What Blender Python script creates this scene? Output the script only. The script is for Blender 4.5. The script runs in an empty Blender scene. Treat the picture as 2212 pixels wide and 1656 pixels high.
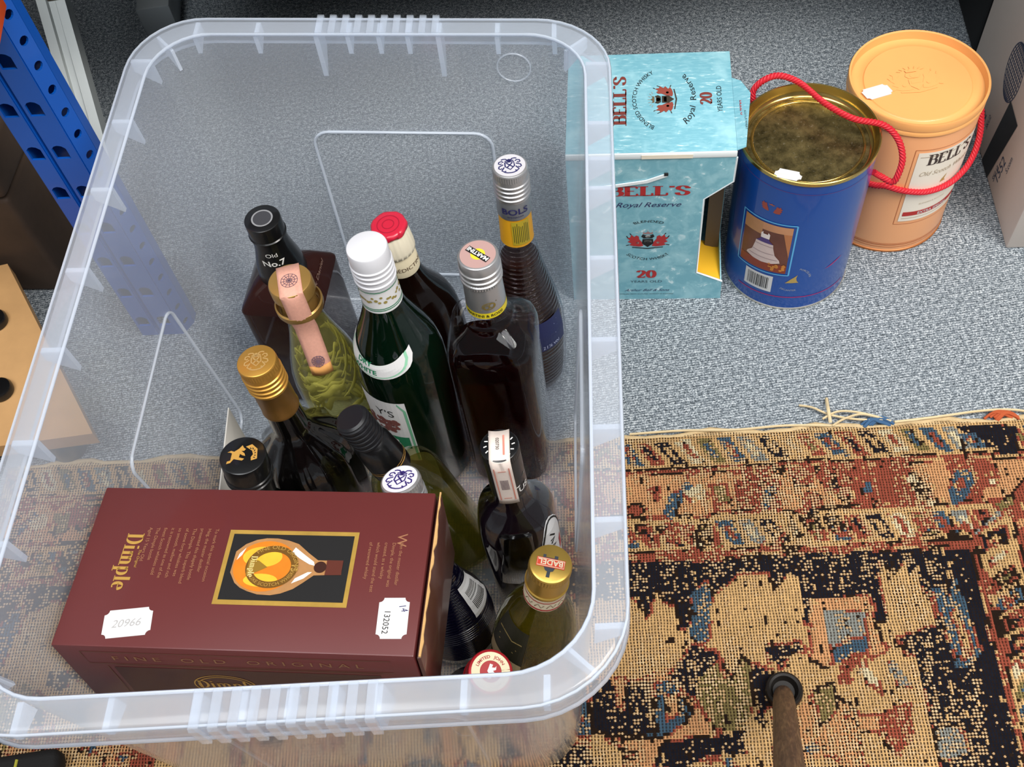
import bpy, bmesh, math, random
import numpy as np
from mathutils import Vector, Matrix, Quaternion

# ------------------------------------------------------------------ camera
S = bpy.context.scene
COL = S.collection
CAM_H, PITCH, ROLL = 0.9326, 1.00344, -0.158337
_f = Vector((0, math.cos(PITCH), -math.sin(PITCH)))
_r = Vector((1, 0, 0))
_u = _r.cross(_f)
_R = math.cos(ROLL) * _r + math.sin(ROLL) * _u
_U = -math.sin(ROLL) * _r + math.cos(ROLL) * _u
cam = bpy.data.cameras.new('camera')
cam.sensor_fit = 'HORIZONTAL'
cam.sensor_width = 36.0
cam.lens = 2369.1 / 2212 * 36.0
cam.clip_start = 0.02
co = bpy.data.objects.new('camera', cam)
COL.objects.link(co)
co.matrix_world = Matrix(((_R.x, _U.x, -_f.x, 0), (_R.y, _U.y, -_f.y, 0), (_R.z, _U.z, -_f.z, CAM_H), (0, 0, 0, 1)))
S.camera = co

# ------------------------------------------------------------------ world, lights, exposure
w = bpy.data.worlds.new('room_light')
S.world = w
w.use_nodes = True
bg = w.node_tree.nodes['Background']
bg.inputs[0].default_value = (0.93, 0.97, 1.0, 1)
bg.inputs[1].default_value = 0.13

def area(name, loc, target, sx, sy, power, col=(1, 1, 1)):
    l = bpy.data.lights.new(name, 'AREA')
    l.shape = 'RECTANGLE'
    l.size, l.size_y = sx, sy
    l.energy = power
    l.color = col
    o = bpy.data.objects.new(name, l)
    COL.objects.link(o)
    o.location = loc
    o.rotation_euler = (Vector(target) - Vector(loc)).to_track_quat('-Z', 'Y').to_euler()
    return o
area('ceiling_panel_light', (1.1, -0.35, 2.3), (0.05, 0.45, 0), 0.9, 1.3, 60, (1, 0.96, 0.91))
area('ceiling_panel_light', (-0.9, 0.0, 2.5), (-0.05, 0.5, 0), 1.0, 1.2, 20, (0.93, 0.97, 1.0))
area('ceiling_panel_light', (0.0, -0.5, 2.75), (0.0, 0.3, 0), 2.6, 2.2, 52, (0.97, 0.985, 1.0))
S.view_settings.view_transform = 'Standard'
S.view_settings.look = 'None'
S.view_settings.exposure = 0.0
S.view_settings.gamma = 1.0
S.view_settings.use_curve_mapping = False
S.cycles.transparent_max_bounces = 24
S.cycles.max_bounces = 9
S.cycles.transmission_bounces = 8

# ------------------------------------------------------------------ helpers
PI = math.pi
rnd = random.Random(7)

def hx(h, a=1.0):
    h = h.lstrip('#')
    c = [int(h[i:i + 2], 16) / 255 for i in (0, 2, 4)]
    return tuple([x / 12.92 if x <= .04045 else ((x + .055) / 1.055) ** 2.4 for x in c] + [a])

def link(name, data, parent=None):
    o = bpy.data.objects.new(name, data)
    COL.objects.link(o)
    if parent is not None:
        o.parent = parent
    return o

def smooth(me, ang=40):
    if len(me.polygons):
        me.polygons.foreach_set('use_smooth', [True] * len(me.polygons))
        me.set_sharp_from_angle(angle=math.radians(ang))

def mk(name, vs, fs, mat, parent=None, ang=None):
    me = bpy.data.meshes.new(name)
    me.from_pydata([tuple(v) for v in vs], [], fs)
    me.update()
    if ang:
        smooth(me, ang)
    if mat is not None:
        me.materials.append(mat)
    return link(name, me, parent)

def tag(o, label, cat, group=None, kind=None):
    if label:
        o['label'] = label
    if cat:
        o['category'] = cat
    if group:
        o['group'] = group
    if kind:
        o['kind'] = kind
    return o

def thing(name, label, cat, loc=(0, 0, 0), mat=None, group=None):
    o = link(name, None)
    o.empty_display_size = .02
    if mat is not None:
        o.matrix_world = mat
    else:
        o.location = loc
    return tag(o, label, cat, group)

def fixn(name, vs, fs, mat, parent=None, ang=None):
    o = mk(name, vs, fs, mat, parent)
    bm = bmesh.new()
    bm.from_mesh(o.data)
    bmesh.ops.recalc_face_normals(bm, faces=bm.faces)
    bm.to_mesh(o.data)
    bm.free()
    if ang:
        smooth(o.data, ang)
    return o

def loops(ls, closed=False, cap0=True, cap1=True):
    """loft a list of equal-length loops"""
    n = len(ls[0])
    vs = [p for l in ls for p in l]
    fs = []
    m = len(ls)
    for i in range(m if closed else m - 1):
        a, b = i * n, ((i + 1) % m) * n
        for j in range(n):
            k = (j + 1) % n
            fs.append((a + j, a + k, b + k, b + j))
    if not closed:
        if cap0:
            fs.append(tuple(range(n - 1, -1, -1)))
        if cap1:
            fs.append(tuple(range((m - 1) * n, m * n)))
    return vs, fs

def sect(z, a, b=None, p=2.0, n=56, lobes=0, amp=0.0):
    b = a if b is None else b
    out = []
    for i in range(n):
        t = 2 * PI * i / n
        c, s = math.cos(t), math.sin(t)
        k = 1 + (amp * math.cos(lobes * t) if lobes else 0)
        out.append((k * a * math.copysign(abs(c) ** (2 / p), c), k * b * math.copysign(abs(s) ** (2 / p), s), z))
    return out

def loft(name, rows, mat, parent, n=56, ang=35, cap0=True, cap1=True):
    """rows: (z, a[, b, p, lobes, amp]) in metres"""
    ls = []
    for r in rows:
        r = list(r) + [None] * (6 - len(r))
        ls.append(sect(r[0], r[1], r[2], r[3] or 2.0, n, r[4] or 0, r[5] or 0.0))
    vs, fs = loops(ls, False, cap0, cap1)
    return mk(name, vs, fs, mat, parent, ang)

def boxm(name, x0, x1, y0, y1, z0, z1, mat, parent=None, bev=0.0, seg=2):
    vs = [(x, y, z) for z in (z0, z1) for y in (y0, y1) for x in (x0, x1)]
    fs = [(0, 2, 3, 1), (4, 5, 7, 6), (0, 1, 5, 4), (2, 6, 7, 3), (0, 4, 6, 2), (1, 3, 7, 5)]
    o = mk(name, vs, fs, mat, parent)
    if bev:
        bm = bmesh.new()
        bm.from_mesh(o.data)
        bmesh.ops.bevel(bm, geom=bm.edges[:], offset=bev, segments=seg, affect='EDGES', profile=.5)
        bm.to_mesh(o.data)
        bm.free()
        smooth(o.data, 35)
    return o

def prism(name, poly, h, mat, parent, f, z0=0.0):
    """extrude a 2-D polygon; f(x,y,z)->3-D"""
    n = len(poly)
    vs = [f(x, y, z0) for x, y in poly] + [f(x, y, z0 + h) for x, y in poly]
    fs = [tuple(range(n - 1, -1, -1)), tuple(range(n, 2 * n))]
    for i in range(n):
        j = (i + 1) % n
        fs.append((i, j, n + j, n + i))
    return fixn(name, vs, fs, mat, parent)

def spline(pts, sub=6):
    P = [Vector(p) for p in pts]
    out = []
    for i in range(len(P) - 1):
        p0, p1, p2, p3 = P[max(i - 1, 0)], P[i], P[i + 1], P[min(i + 2, len(P) - 1)]
        for k in range(sub):
            t = k / sub
            out.append(.5 * ((2 * p1) + (p2 - p0) * t + (2 * p0 - 5 * p1 + 4 * p2 - p3) * t * t + (3 * p1 - p0 - 3 * p2 + p3) * t ** 3))
    out.append(P[-1])
    return out

def tube(name, pts, r, mat, parent, n=8, lobes=0, twist=0.0, amp=0.0, closed=False, rf=None):
    P = [Vector(p) for p in pts]
    m = len(P)
    ls = []
    up = None
    dist = 0
    for i in range(m):
        if closed:
            d = P[(i + 1) % m] - P[i - 1]
        else:
            d = P[min(i + 1, m - 1)] - P[max(i - 1, 0)]
        d.normalize()
        if up is None:
            up = Vector((0, 0, 1)) if abs(d.z) < .9 else Vector((1, 0, 0))
        x = d.cross(up)
        x.normalize()
        up = x.cross(d)
        up.normalize()
        if i:
            dist += (P[i] - P[i - 1]).length
        loop = []
        rr = rf(i / max(m - 1, 1)) * r if rf else r
        for j in range(n):
            a = 2 * PI * j / n
            q = rr * (1 + amp * abs(math.cos(lobes * a / 2)) - amp * .5) if lobes else rr
            a2 = a + twist * dist
            loop.append(P[i] + x * (q * math.cos(a2)) + up * (q * math.sin(a2)))
        ls.append(loop)
    vs, fs = loops(ls, closed)
    return mk(name, vs, fs, mat, parent, 60)

def rope(name, pts, r, mat, parent):
    return tube(name, spline(pts, 14), r, mat, parent, n=18, lobes=6, twist=330.0, amp=.42)

# ---- flat print: lettering as real, very thin meshes
_tc = {}
def text2d(body, size, shear=0.0, bold=0.0, wide=1.0, align='CENTER'):
    k = (body, shear, bold, align)
    if k not in _tc:
        c = bpy.data.curves.new('t', 'FONT')
        c.body = body
        c.shear = shear
        c.offset = bold
        c.align_x = align
        c.resolution_u = 3
        o = bpy.data.objects.new('t', c)
        me = bpy.data.meshes.new_from_object(o)
        _tc[k] = ([(v.co.x, v.co.y) for v in me.vertices], [tuple(p.vertices) for p in me.polygons])
        bpy.data.objects.remove(o)
        bpy.data.curves.remove(c)
        bpy.data.meshes.remove(me)
    v, f = _tc[k]
    return [(x * size * wide, y * size) for x, y in v], f

def lines2d(lines, size, lead=1.15, **kw):
    V, Fc = [], []
    for i, l in enumerate(lines):
        v, f = text2d(l, size, **kw)
        b = len(V)
        V += [(x, y - i * lead * size) for x, y in v]
        Fc += [tuple(b + q for q in p) for p in f]
    return V, Fc

def arc2d(body, size, rad, ang, wide=1.0, bold=0.0, inside=False):
    """text along a circle; ang is the mid angle in degrees, inside -> read along the bottom"""
    v, f = text2d(body, size, bold=bold, wide=wide)
    out = []
    for x, y in v:
        if not inside:
            a = math.radians(ang) - x / rad
            r = rad + y
        else:
            a = math.radians(ang) + x / rad
            r = rad - y
        out.append((r * math.cos(a), r * math.sin(a)))
    return out, f

# a small roman type with thick stems, thin bars and slab serifs
def _arc(cx, cy, rx, ry, a0, a1, n=12):
    return [(cx + rx * math.cos(math.radians(a0 + (a1 - a0) * i / n)), cy + ry * math.sin(math.radians(a0 + (a1 - a0) * i / n))) for i in range(n + 1)]
GL = {
 'B': (.68, [[(.16, 0), (.16, 1)], [(.16, 1), (.4, 1)] + _arc(.4, .77, .18, .23, 90, -90) + [(.16, .54)], [(.16, .54), (.42, .54)] + _arc(.42, .27, .2, .27, 90, -90) + [(.16, 0)]], [(.16, 0), (.16, 1)]),
 'E': (.66, [[(.16, 0), (.16, 1)], [(.16, 1), (.58, 1), (.58, .8)], [(.16, .52), (.46, .52)], [(.16, 0), (.6, 0), (.6, .22)]], [(.16, 0), (.16, 1)]),
 'L': (.62, [[(.16, 0), (.16, 1)], [(.16, 0), (.58, 0), (.58, .26)]], [(.16, 0), (.16, 1)]),
 'S': (.62, [[(.54, .74), (.54, .84)] + _arc(.31, .77, .21, .23, 15, 200, 10) + [(.2, .6), (.42, .42)] + _arc(.31, .25, .23, .25, 30, -165, 12) + [(.08, .28)]], []),
 "'": (.26, [[(.13, 1.02), (.13, .86)]], []),
 '2': (.6, [_arc(.3, .74, .2, .26, 170, -20, 12) + [(.36, .4), (.1, .04)], [(.1, .04), (.54, .04), (.54, .18)]], []),
 '0': (.64, [_arc(.32, .5, .22, .5, 90, 450, 24)], []),
 'D': (.74, [[(.16, 0), (.16, 1)], [(.16, 1), (.32, 1)] + _arc(.32, .5, .32, .5, 90, -90, 16) + [(.16, 0)]], [(.16, 0), (.16, 1)]),
 'i': (.34, [[(.17, 0), (.17, .66)], [(.17, .84), (.17, .95)]], [(.17, 0)]),
 'm': (1.02, [[(.17, 0), (.17, .66)], _arc(.34, .45, .17, .2, 180, 0, 8) + [(.51, 0)], _arc(.68, .45, .17, .2, 180, 0, 8) + [(.85, 0)]], [(.17, 0), (.51, 0), (.85, 0)]),
 'p': (.66, [[(.17, -.3), (.17, .66)], _arc(.34, .33, .22, .33, 150, -150, 14)], [(.17, -.3)]),
 'l': (.34, [[(.17, 0), (.17, 1)]], [(.17, 0)]),
 'e': (.58, [[(.1, .36), (.48, .36)] + _arc(.29, .33, .2, .33, 10, 300, 14)], []),
}
def roman(body, size, thick=.17, thin=.06, wide=1.0, gap=.04):
    V, Fc = [], []
    x0 = 0.0
    def quadstrip(pl, fixed=None):
        n = len(pl)
        L, Rr = [], []
        for i in range(n):
            a, b = pl[max(i - 1, 0)], pl[min(i + 1, n - 1)]
            dx, dy = b[0] - a[0], b[1] - a[1]
            l = math.hypot(dx, dy) or 1
            wd = (fixed or (thin + (thick - thin) * abs(dy / l) ** 1.5)) / 2
            nx, ny = -dy / l * wd, dx / l * wd
            L.append((pl[i][0] + nx, pl[i][1] + ny))
            Rr.append((pl[i][0] - nx, pl[i][1] - ny))
        b0 = len(V)
        for q in L + Rr:
            V.append(((q[0] + x0) * size * wide, q[1] * size))
        for i in range(n - 1):
            Fc.append((b0 + i, b0 + n + i, b0 + n + i + 1, b0 + i + 1))
    for ch in body:
        if ch == ' ' or ch not in GL:
            x0 += .4
            continue
        wd, st, se = GL[ch]
        for pl in st:
            seg = [pl[0]]
            for a, b in zip(pl, pl[1:]):
                seg.append(b)
                if len(seg) == 2 and len(pl) <= 3:
                    quadstrip(seg, thin * 1.5 if len(pl) == 3 else None)
                    seg = [b]
            if len(seg) > 1:
                quadstrip(seg)
        for sx, sy in se:
            quadstrip([(sx - thick * .95, sy), (sx + thick * .95, sy)])
        x0 += wd + gap
    tw = x0 * size * wide
    return [(x - tw / 2, y) for x, y in V], Fc

def sliced(vf, step):
    """cut flat print into upright strips so that it follows a curved side"""
    V, Fc = [], []
    for face in vf[1]:
        pg = [vf[0][i] for i in face]
        x0, x1 = min(p[0] for p in pg), max(p[0] for p in pg)
        k = math.floor(x0 / step)
        while k * step < x1:
            lo, hi = k * step, (k + 1) * step
            q = pg
            for lim, sg in ((lo, 1), (hi, -1)):
                out = []
                for a, b in zip(q, q[1:] + q[:1]):
                    ia, ib = (a[0] - lim) * sg >= 0, (b[0] - lim) * sg >= 0
                    if ia:
                        out.append(a)
                    if ia != ib:
                        t = (lim - a[0]) / (b[0] - a[0])
                        out.append((lim, a[1] + (b[1] - a[1]) * t))
                q = out
                if not q:
                    break
            if len(q) >= 3:
                b0 = len(V)
                V += q
                Fc.append(tuple(range(b0, b0 + len(q))))
            k += 1
    return V, Fc

def printed(name, vf, mat, parent, f, strip=None):
    v, fc = sliced(vf, strip) if strip else vf
    o = mk(name, [f(x, y) for x, y in v], fc, mat, parent)
    return o

def poly2d(*polys):
    V, Fc = [], []
    for p in polys:
        b = len(V)
        V += list(p)
        Fc.append(tuple(range(b, b + len(p))))
    return V, Fc

def disc(cx, cy, rx, ry=None, n=24, a0=0, a1=360):
    ry = rx if ry is None else ry
    return [(cx + rx * math.cos(math.radians(a0 + (a1 - a0) * i / n)), cy + ry * math.sin(math.radians(a0 + (a1 - a0) * i / n))) for i in range(n if a1 - a0 == 360 else n + 1)]

def stroke(pl, wd):
    V, n = [], len(pl)
    L, Rr = [], []
    for i in range(n):
        a, b = pl[max(i - 1, 0)], pl[min(i + 1, n - 1)]
        dx, dy = b[0] - a[0], b[1] - a[1]
        l = math.hypot(dx, dy) or 1
        L.append((pl[i][0] - dy / l * wd / 2, pl[i][1] + dx / l * wd / 2))
        Rr.append((pl[i][0] + dy / l * wd / 2, pl[i][1] - dx / l * wd / 2))
    return L + Rr, [(i, n + i, n + i + 1, i + 1) for i in range(n - 1)]

def strokes(pls, wd):
    V, Fc = [], []
    for pl in pls:
        v, f = stroke(pl, wd)
        b = len(V)
        V += v
        Fc += [tuple(b + q for q in p) for p in f]
    return V, Fc

def merge(*vfs):
    V, Fc = [], []
    for v, f in vfs:
        b = len(V)
        V += v
        Fc += [tuple(b + q for q in p) for p in f]
    return V, Fc

def xf(vf, sx=1, sy=1, dx=0, dy=0, rot=0):
    c, s = math.cos(math.radians(rot)), math.sin(math.radians(rot))
    return [((x * c - y * s) * sx + dx, (x * s + y * c) * sy + dy) for x, y in vf[0]], vf[1]

def grid2d(x0, x1, y0, y1, nx, ny=1):
    V = [(x0 + (x1 - x0) * i / nx, y0 + (y1 - y0) * j / ny) for j in range(ny + 1) for i in range(nx + 1)]
    Fc = [(j * (nx + 1) + i, j * (nx + 1) + i + 1, (j + 1) * (nx + 1) + i + 1, (j + 1) * (nx + 1) + i) for j in range(ny) for i in range(nx)]
    return V, Fc

# ------------------------------------------------------------------ materials
class NT:
    def __init__(s, name):
        s.m = bpy.data.materials.new(name)
        s.m.use_nodes = True
        s.t = s.m.node_tree
        s.t.nodes.clear()
        s.out = s.t.nodes.new('ShaderNodeOutputMaterial')
    def n(s, typ, **kw):
        nd = s.t.nodes.new('ShaderNode' + typ)
        for k, v in kw.items():
            if k.startswith('_'):
                setattr(nd, k[1:], v)
            else:
                key = int(k[1:]) if k[0] == 'i' and k[1:].isdigit() else k.replace('__', ' ')
                s.put(nd.inputs[key], v)
        return nd
    def put(s, inp, v):
        if hasattr(v, 'outputs'):
            v = v.outputs[0]
        if isinstance(v, bpy.types.NodeSocket):
            s.t.links.new(v, inp)
        else:
            inp.default_value = v
    def math(s, op, a, b=0.0, c=None):
        nd = s.n('Math', _operation=op, i0=a, i1=b)
        if c is not None:
            s.put(nd.inputs[2], c)
        return nd.outputs[0]
    def mix(s, fac, a, b):
        nd = s.n('Mix', _data_type='RGBA')
        s.put(nd.inputs[0], fac)
        s.put(nd.inputs[6], a)
        s.put(nd.inputs[7], b)
        return nd.outputs[2]
    def ramp(s, fac, stops):
        nd = s.n('ValToRGB', i0=fac)
        e = nd.color_ramp.elements
        while len(e) < len(stops):
            e.new(.5)
        for q, (p, c) in zip(e, stops):
            q.position = p
            q.color = c
        return nd.outputs[0]
    def noise(s, scale, detail=2.0, rough=.5, vec=None, dist=0.0):
        nd = s.n('TexNoise', Scale=scale, Detail=detail, Roughness=rough, Distortion=dist)
        if vec is None:
            vec = s.n('TexCoord').outputs['Object']
        s.put(nd.inputs['Vector'], vec)
        return nd.outputs[0]
    def bump(s, h, strength=.3, dist=.001):
        return s.n('Bump', Strength=strength, Distance=dist, Height=h).outputs[0]
    def done(s, sh):
        s.put(s.out.inputs[0], sh)
        return s.m

def leafy(name, a, b):
    t = NT(name)
    c = t.mix(t.noise(70, 3), hx(a), hx(b))
    d = t.n('BsdfDiffuse', Color=c)
    tl = t.n('BsdfTranslucent', Color=c)
    return t.done(t.n('MixShader', i0=.45, i1=d.outputs[0], i2=tl.outputs[0]))

def pbr(name, col, rough=.5, metal=0.0, spec=.5, coat=0.0, var=0.0, vscale=60, bump=0.0, bscale=400, trans=0.0, ior=1.45):
    t = NT(name)
    col = hx(col) if isinstance(col, str) else col
    p = t.n('BsdfPrincipled', Roughness=rough, Metallic=metal, IOR=ior)
    p.inputs['Specular IOR Level'].default_value = spec
    p.inputs['Coat Weight'].default_value = coat
    p.inputs['Coat Roughness'].default_value = .08
    p.inputs['Transmission Weight'].default_value = trans
    if var:
        d = tuple(max(0, c * (1 - var)) for c in col[:3]) + (1,)
        l = tuple(min(1, c * (1 + var)) for c in col[:3]) + (1,)
        t.put(p.inputs['Base Color'], t.mix(t.noise(vscale, 4, .6), d, l))
    else:
        p.inputs['Base Color'].default_value = col
    if bump:
        t.put(p.inputs['Normal'], t.bump(t.noise(bscale, 3), bump, .0008))
    return t.done(p)

def clear(name, tint, gloss=1.0, rough=.02, haze=0.0, hazecol=(1, 1, 1, 1), ior=1.5):
    """see-through glass or plastic: tinted straight-through light, mirror reflections by Fresnel, optional milky haze"""
    t = NT(name)
    tr = t.n('BsdfTransparent', Color=tint)
    body = tr.outputs[0]
    if haze:
        d = t.n('BsdfDiffuse', Color=hazecol)
        tl = t.n('BsdfTranslucent', Color=hazecol)
        m = t.n('MixShader', i0=.5, i1=d.outputs[0], i2=tl.outputs[0])
        body = t.n('MixShader', i0=haze, i1=body, i2=m.outputs[0]).outputs[0]
    f0 = ((ior - 1) / (ior + 1)) ** 2
    lw = t.n('LayerWeight', Blend=.5).outputs['Facing']
    fr = t.math('ADD', f0, t.math('MULTIPLY', t.math('POWER', lw, 5.0), (1 - f0) * .8))
    g = t.n('BsdfGlossy', Color=(1, 1, 1, 1), Roughness=rough)
    return t.done(t.n('MixShader', i0=t.math('MULTIPLY', fr, gloss), i1=body, i2=g.outputs[0]))

def liquid(name, col, body, k=.25):
    """coloured drink: refracts, with a little of its own body colour"""
    t = NT(name)
    g = t.n('BsdfPrincipled', Roughness=.0, IOR=1.34)
    g.inputs['Base Color'].default_value = col
    g.inputs['Transmission Weight'].default_value = 1
    tr = t.n('BsdfTransparent', Color=col)
    a = t.n('MixShader', i0=.55, i1=g.outputs[0], i2=tr.outputs[0])
    d = t.n('BsdfTranslucent', Color=body)
    return t.done(t.n('MixShader', i0=k, i1=a.outputs[0], i2=d.outputs[0]))

INK = pbr('black_ink', '#151414', .6)
INKRED = pbr('red_ink', '#b02a2c', .5)
INKBROWN = pbr('brown_red_ink', '#7c3b34', .5)
INKWHITE = pbr('white_ink', '#efece6', .5)
INKGOLD = pbr('gold_ink', '#b98d45', .4, .35)
INKGREEN = pbr('green_ink', '#1f7a52', .5)
INKNAVY = pbr('navy_ink', '#2b2a5c', .5)
WHITEP = pbr('white_paper', '#d8d7d6', .7)
CREAM = pbr('cream_paper', '#e6d9b8', .65, var=.06, vscale=90)
GOLDM = pbr('gold_metal', '#cf9d52', .3, .85, bump=.15, bscale=900)
SILVERM = pbr('silver_cap_metal', '#c3c2c2', .33, .75)
BLACKP = pbr('black_plastic', '#101011', .28, coat=.3)

# ------------------------------------------------------------------ setting: carpet floor, back wall
def carpet_mat():
    t = NT('grey_loop_carpet')
    tc = t.n('TexCoord').outputs['Object']
    a = t.noise(620, 3, .65, tc)
    b = t.noise(240, 2, .5, tc)
    c = t.noise(9, 3, .5, tc)
    wv = t.n('TexWave', _wave_type='BANDS', _bands_direction='Y', Scale=115.0, Distortion=2.5, Detail=2.0)
    t.put(wv.inputs['Vector'], tc)
    h = t.math('ADD', t.math('MULTIPLY', a, .62), t.math('ADD', t.math('MULTIPLY', b, .3), t.math('MULTIPLY', wv.outputs[1], .08)))
    col = t.ramp(h, [(.36, hx('#23282d')), (.46, hx('#646c73')), (.53, hx('#9ca4aa')), (.62, hx('#e4e8ea'))])
    col = t.mix(t.math('MULTIPLY', c, .35), col, hx('#7f8990'))
    p = t.n('BsdfPrincipled', Roughness=.95)
    p.inputs['Specular IOR Level'].default_value = .1
    t.put(p.inputs['Base Color'], col)
    t.put(p.inputs['Normal'], t.bump(h, .7, .003))
    return t.done(p)
tag(boxm('floor', -1.9, 1.9, -.9, 2.0, -.03, 0, carpet_mat()), 'speckled blue-grey loop carpet floor', None, kind='structure')
tag(boxm('wall_back', -1.9, 1.9, 1.42, 1.50, 0, 2.0, pbr('dark_brown_board', '#1d1815', .7, var=.2)), 'dark brown board wall in shade behind the racking', None, kind='structure')

# ------------------------------------------------------------------ rug
RUGP = [('t',[(-10,164),(-1,173),(3,187),(12,157),(19,168),(28,172),(32,188),(23,204),(36,210),(17,231),(-13,236),(-28,237),(-24,166)]),('b',[(42,164),(59,148),(60,163),(53,207),(42,209),(39,189)]),('t',[(53,207),(60,163),(76,155),(87,147),(97,148),(111,144),(116,161),(130,147),(137,152),(137,189),(127,208),(131,220),(117,209),(96,217),(83,212)]),('p',[(144,173),(195,171),(197,214),(205,219),(189,226),(181,220),(171,233),(163,225),(151,234),(137,226)]),('g',[(153,185),(189,184),(186,214),(155,219)]),('t',[(210,142),(223,153),(232,139),(233,154),(242,148),(242,164),(247,177),(245,197),(229,202),(207,211),(206,187)]),('b',[(251,167),(259,165),(264,177),(274,157),(277,184),(279,227),(271,236),(256,239),(252,207)]),('t',[(263,189),(270,184),(271,213),(271,227),(262,230)]),('r',[(262,221),(269,219),(269,229),(261,229)]),('p',[(-13,236),(17,231),(38,247),(50,281),(53,285),(5,288),(0,279),(2,236)]),('n',[(19,233),(42,209),(60,213),(63,225),(43,238),(38,247),(48,261),(38,264),(18,239)]),('n',[(-19,238),(2,236),(0,279),(-17,286),(-35,278),(-26,264)]),('b',[(3,242),(22,241),(32,273),(16,283),(2,285)]),('p',[(12,252),(21,252),(23,269),(12,272)]),('o',[(43,238),(61,223),(61,238),(69,235),(82,222),(89,230),(82,267),(75,282),(50,281),(37,257)]),('n',[(89,228),(105,234),(103,261),(94,262),(92,278),(85,276)]),('n',[(5,290),(53,285),(76,283),(74,301),(44,302),(25,314),(-2,310)]),('n',[(211,207),(228,204),(252,209),(256,222),(240,246),(232,242),(226,227),(217,223)]),('c',[(175,221),(182,227),(191,249),(192,258),(180,246)]),('b',[(155,219),(172,210),(187,206),(187,220),(171,223),(157,232)]),('g',[(200,230),(207,228),(217,251),(206,253)]),('r',[(163,230),(173,225),(168,244),(158,246)]),('o',[(133,254),(153,245),(154,269),(136,282)]),('r',[(188,271),(211,266),(211,289),(196,306),(187,296)]),('n',[(247,256),(264,242),(282,242),(280,273),(282,304),(268,305),(261,280),(250,272)]),('g',[(224,286),(246,283),(251,308),(226,314)]),('n',[(100,213),(129,210),(137,218),(118,221),(114,233),(102,226)]),('b',[(290,56),(301,52),(311,57),(306,73),(293,88),(283,89),(284,76)]),('r',[(292,67),(299,63),(300,72),(291,79)]),('c',[(246,56),(256,54),(263,68),(270,86),(261,91),(251,79)]),('k',[(252,65),(256,64),(263,79),(260,83)]),('n',[(155,85),(163,81),(163,92),(154,92)]),('r',[(94,55),(106,53),(111,67),(101,76),(92,71)]),('r',[(185,55),(198,53),(199,72),(189,82),(183,73)]),('b',[(23,86),(31,68),(49,53),(54,58),(43,73),(31,91)]),('b',[(111,81),(124,61),(134,57),(131,68),(118,88)]),('c',[(43,64),(61,56),(67,70),(51,76)]),('o',[(69,58),(85,57),(87,75),(75,79)]),('n',[(181,57),(187,55),(186,66),(179,68)]),('b',[(208,65),(217,61),(217,73),(208,74)]),('n',[(302,9),(361,9),(354,41),(339,42),(334,28)]),('b',[(305,17),(321,15),(327,32),(317,34)]),('r',[(311,21),(317,20),(318,28),(313,29)]),('c',[(319,62),(328,62),(326,71),(318,73)]),('o',[(320,91),(338,81),(341,92),(325,100)])]
RA = math.radians(-7.226)
rug_m = Matrix.Translation((.1043, .5126, 0)) @ Matrix.Rotation(RA, 4, 'Z')
PIT = .0027
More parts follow.
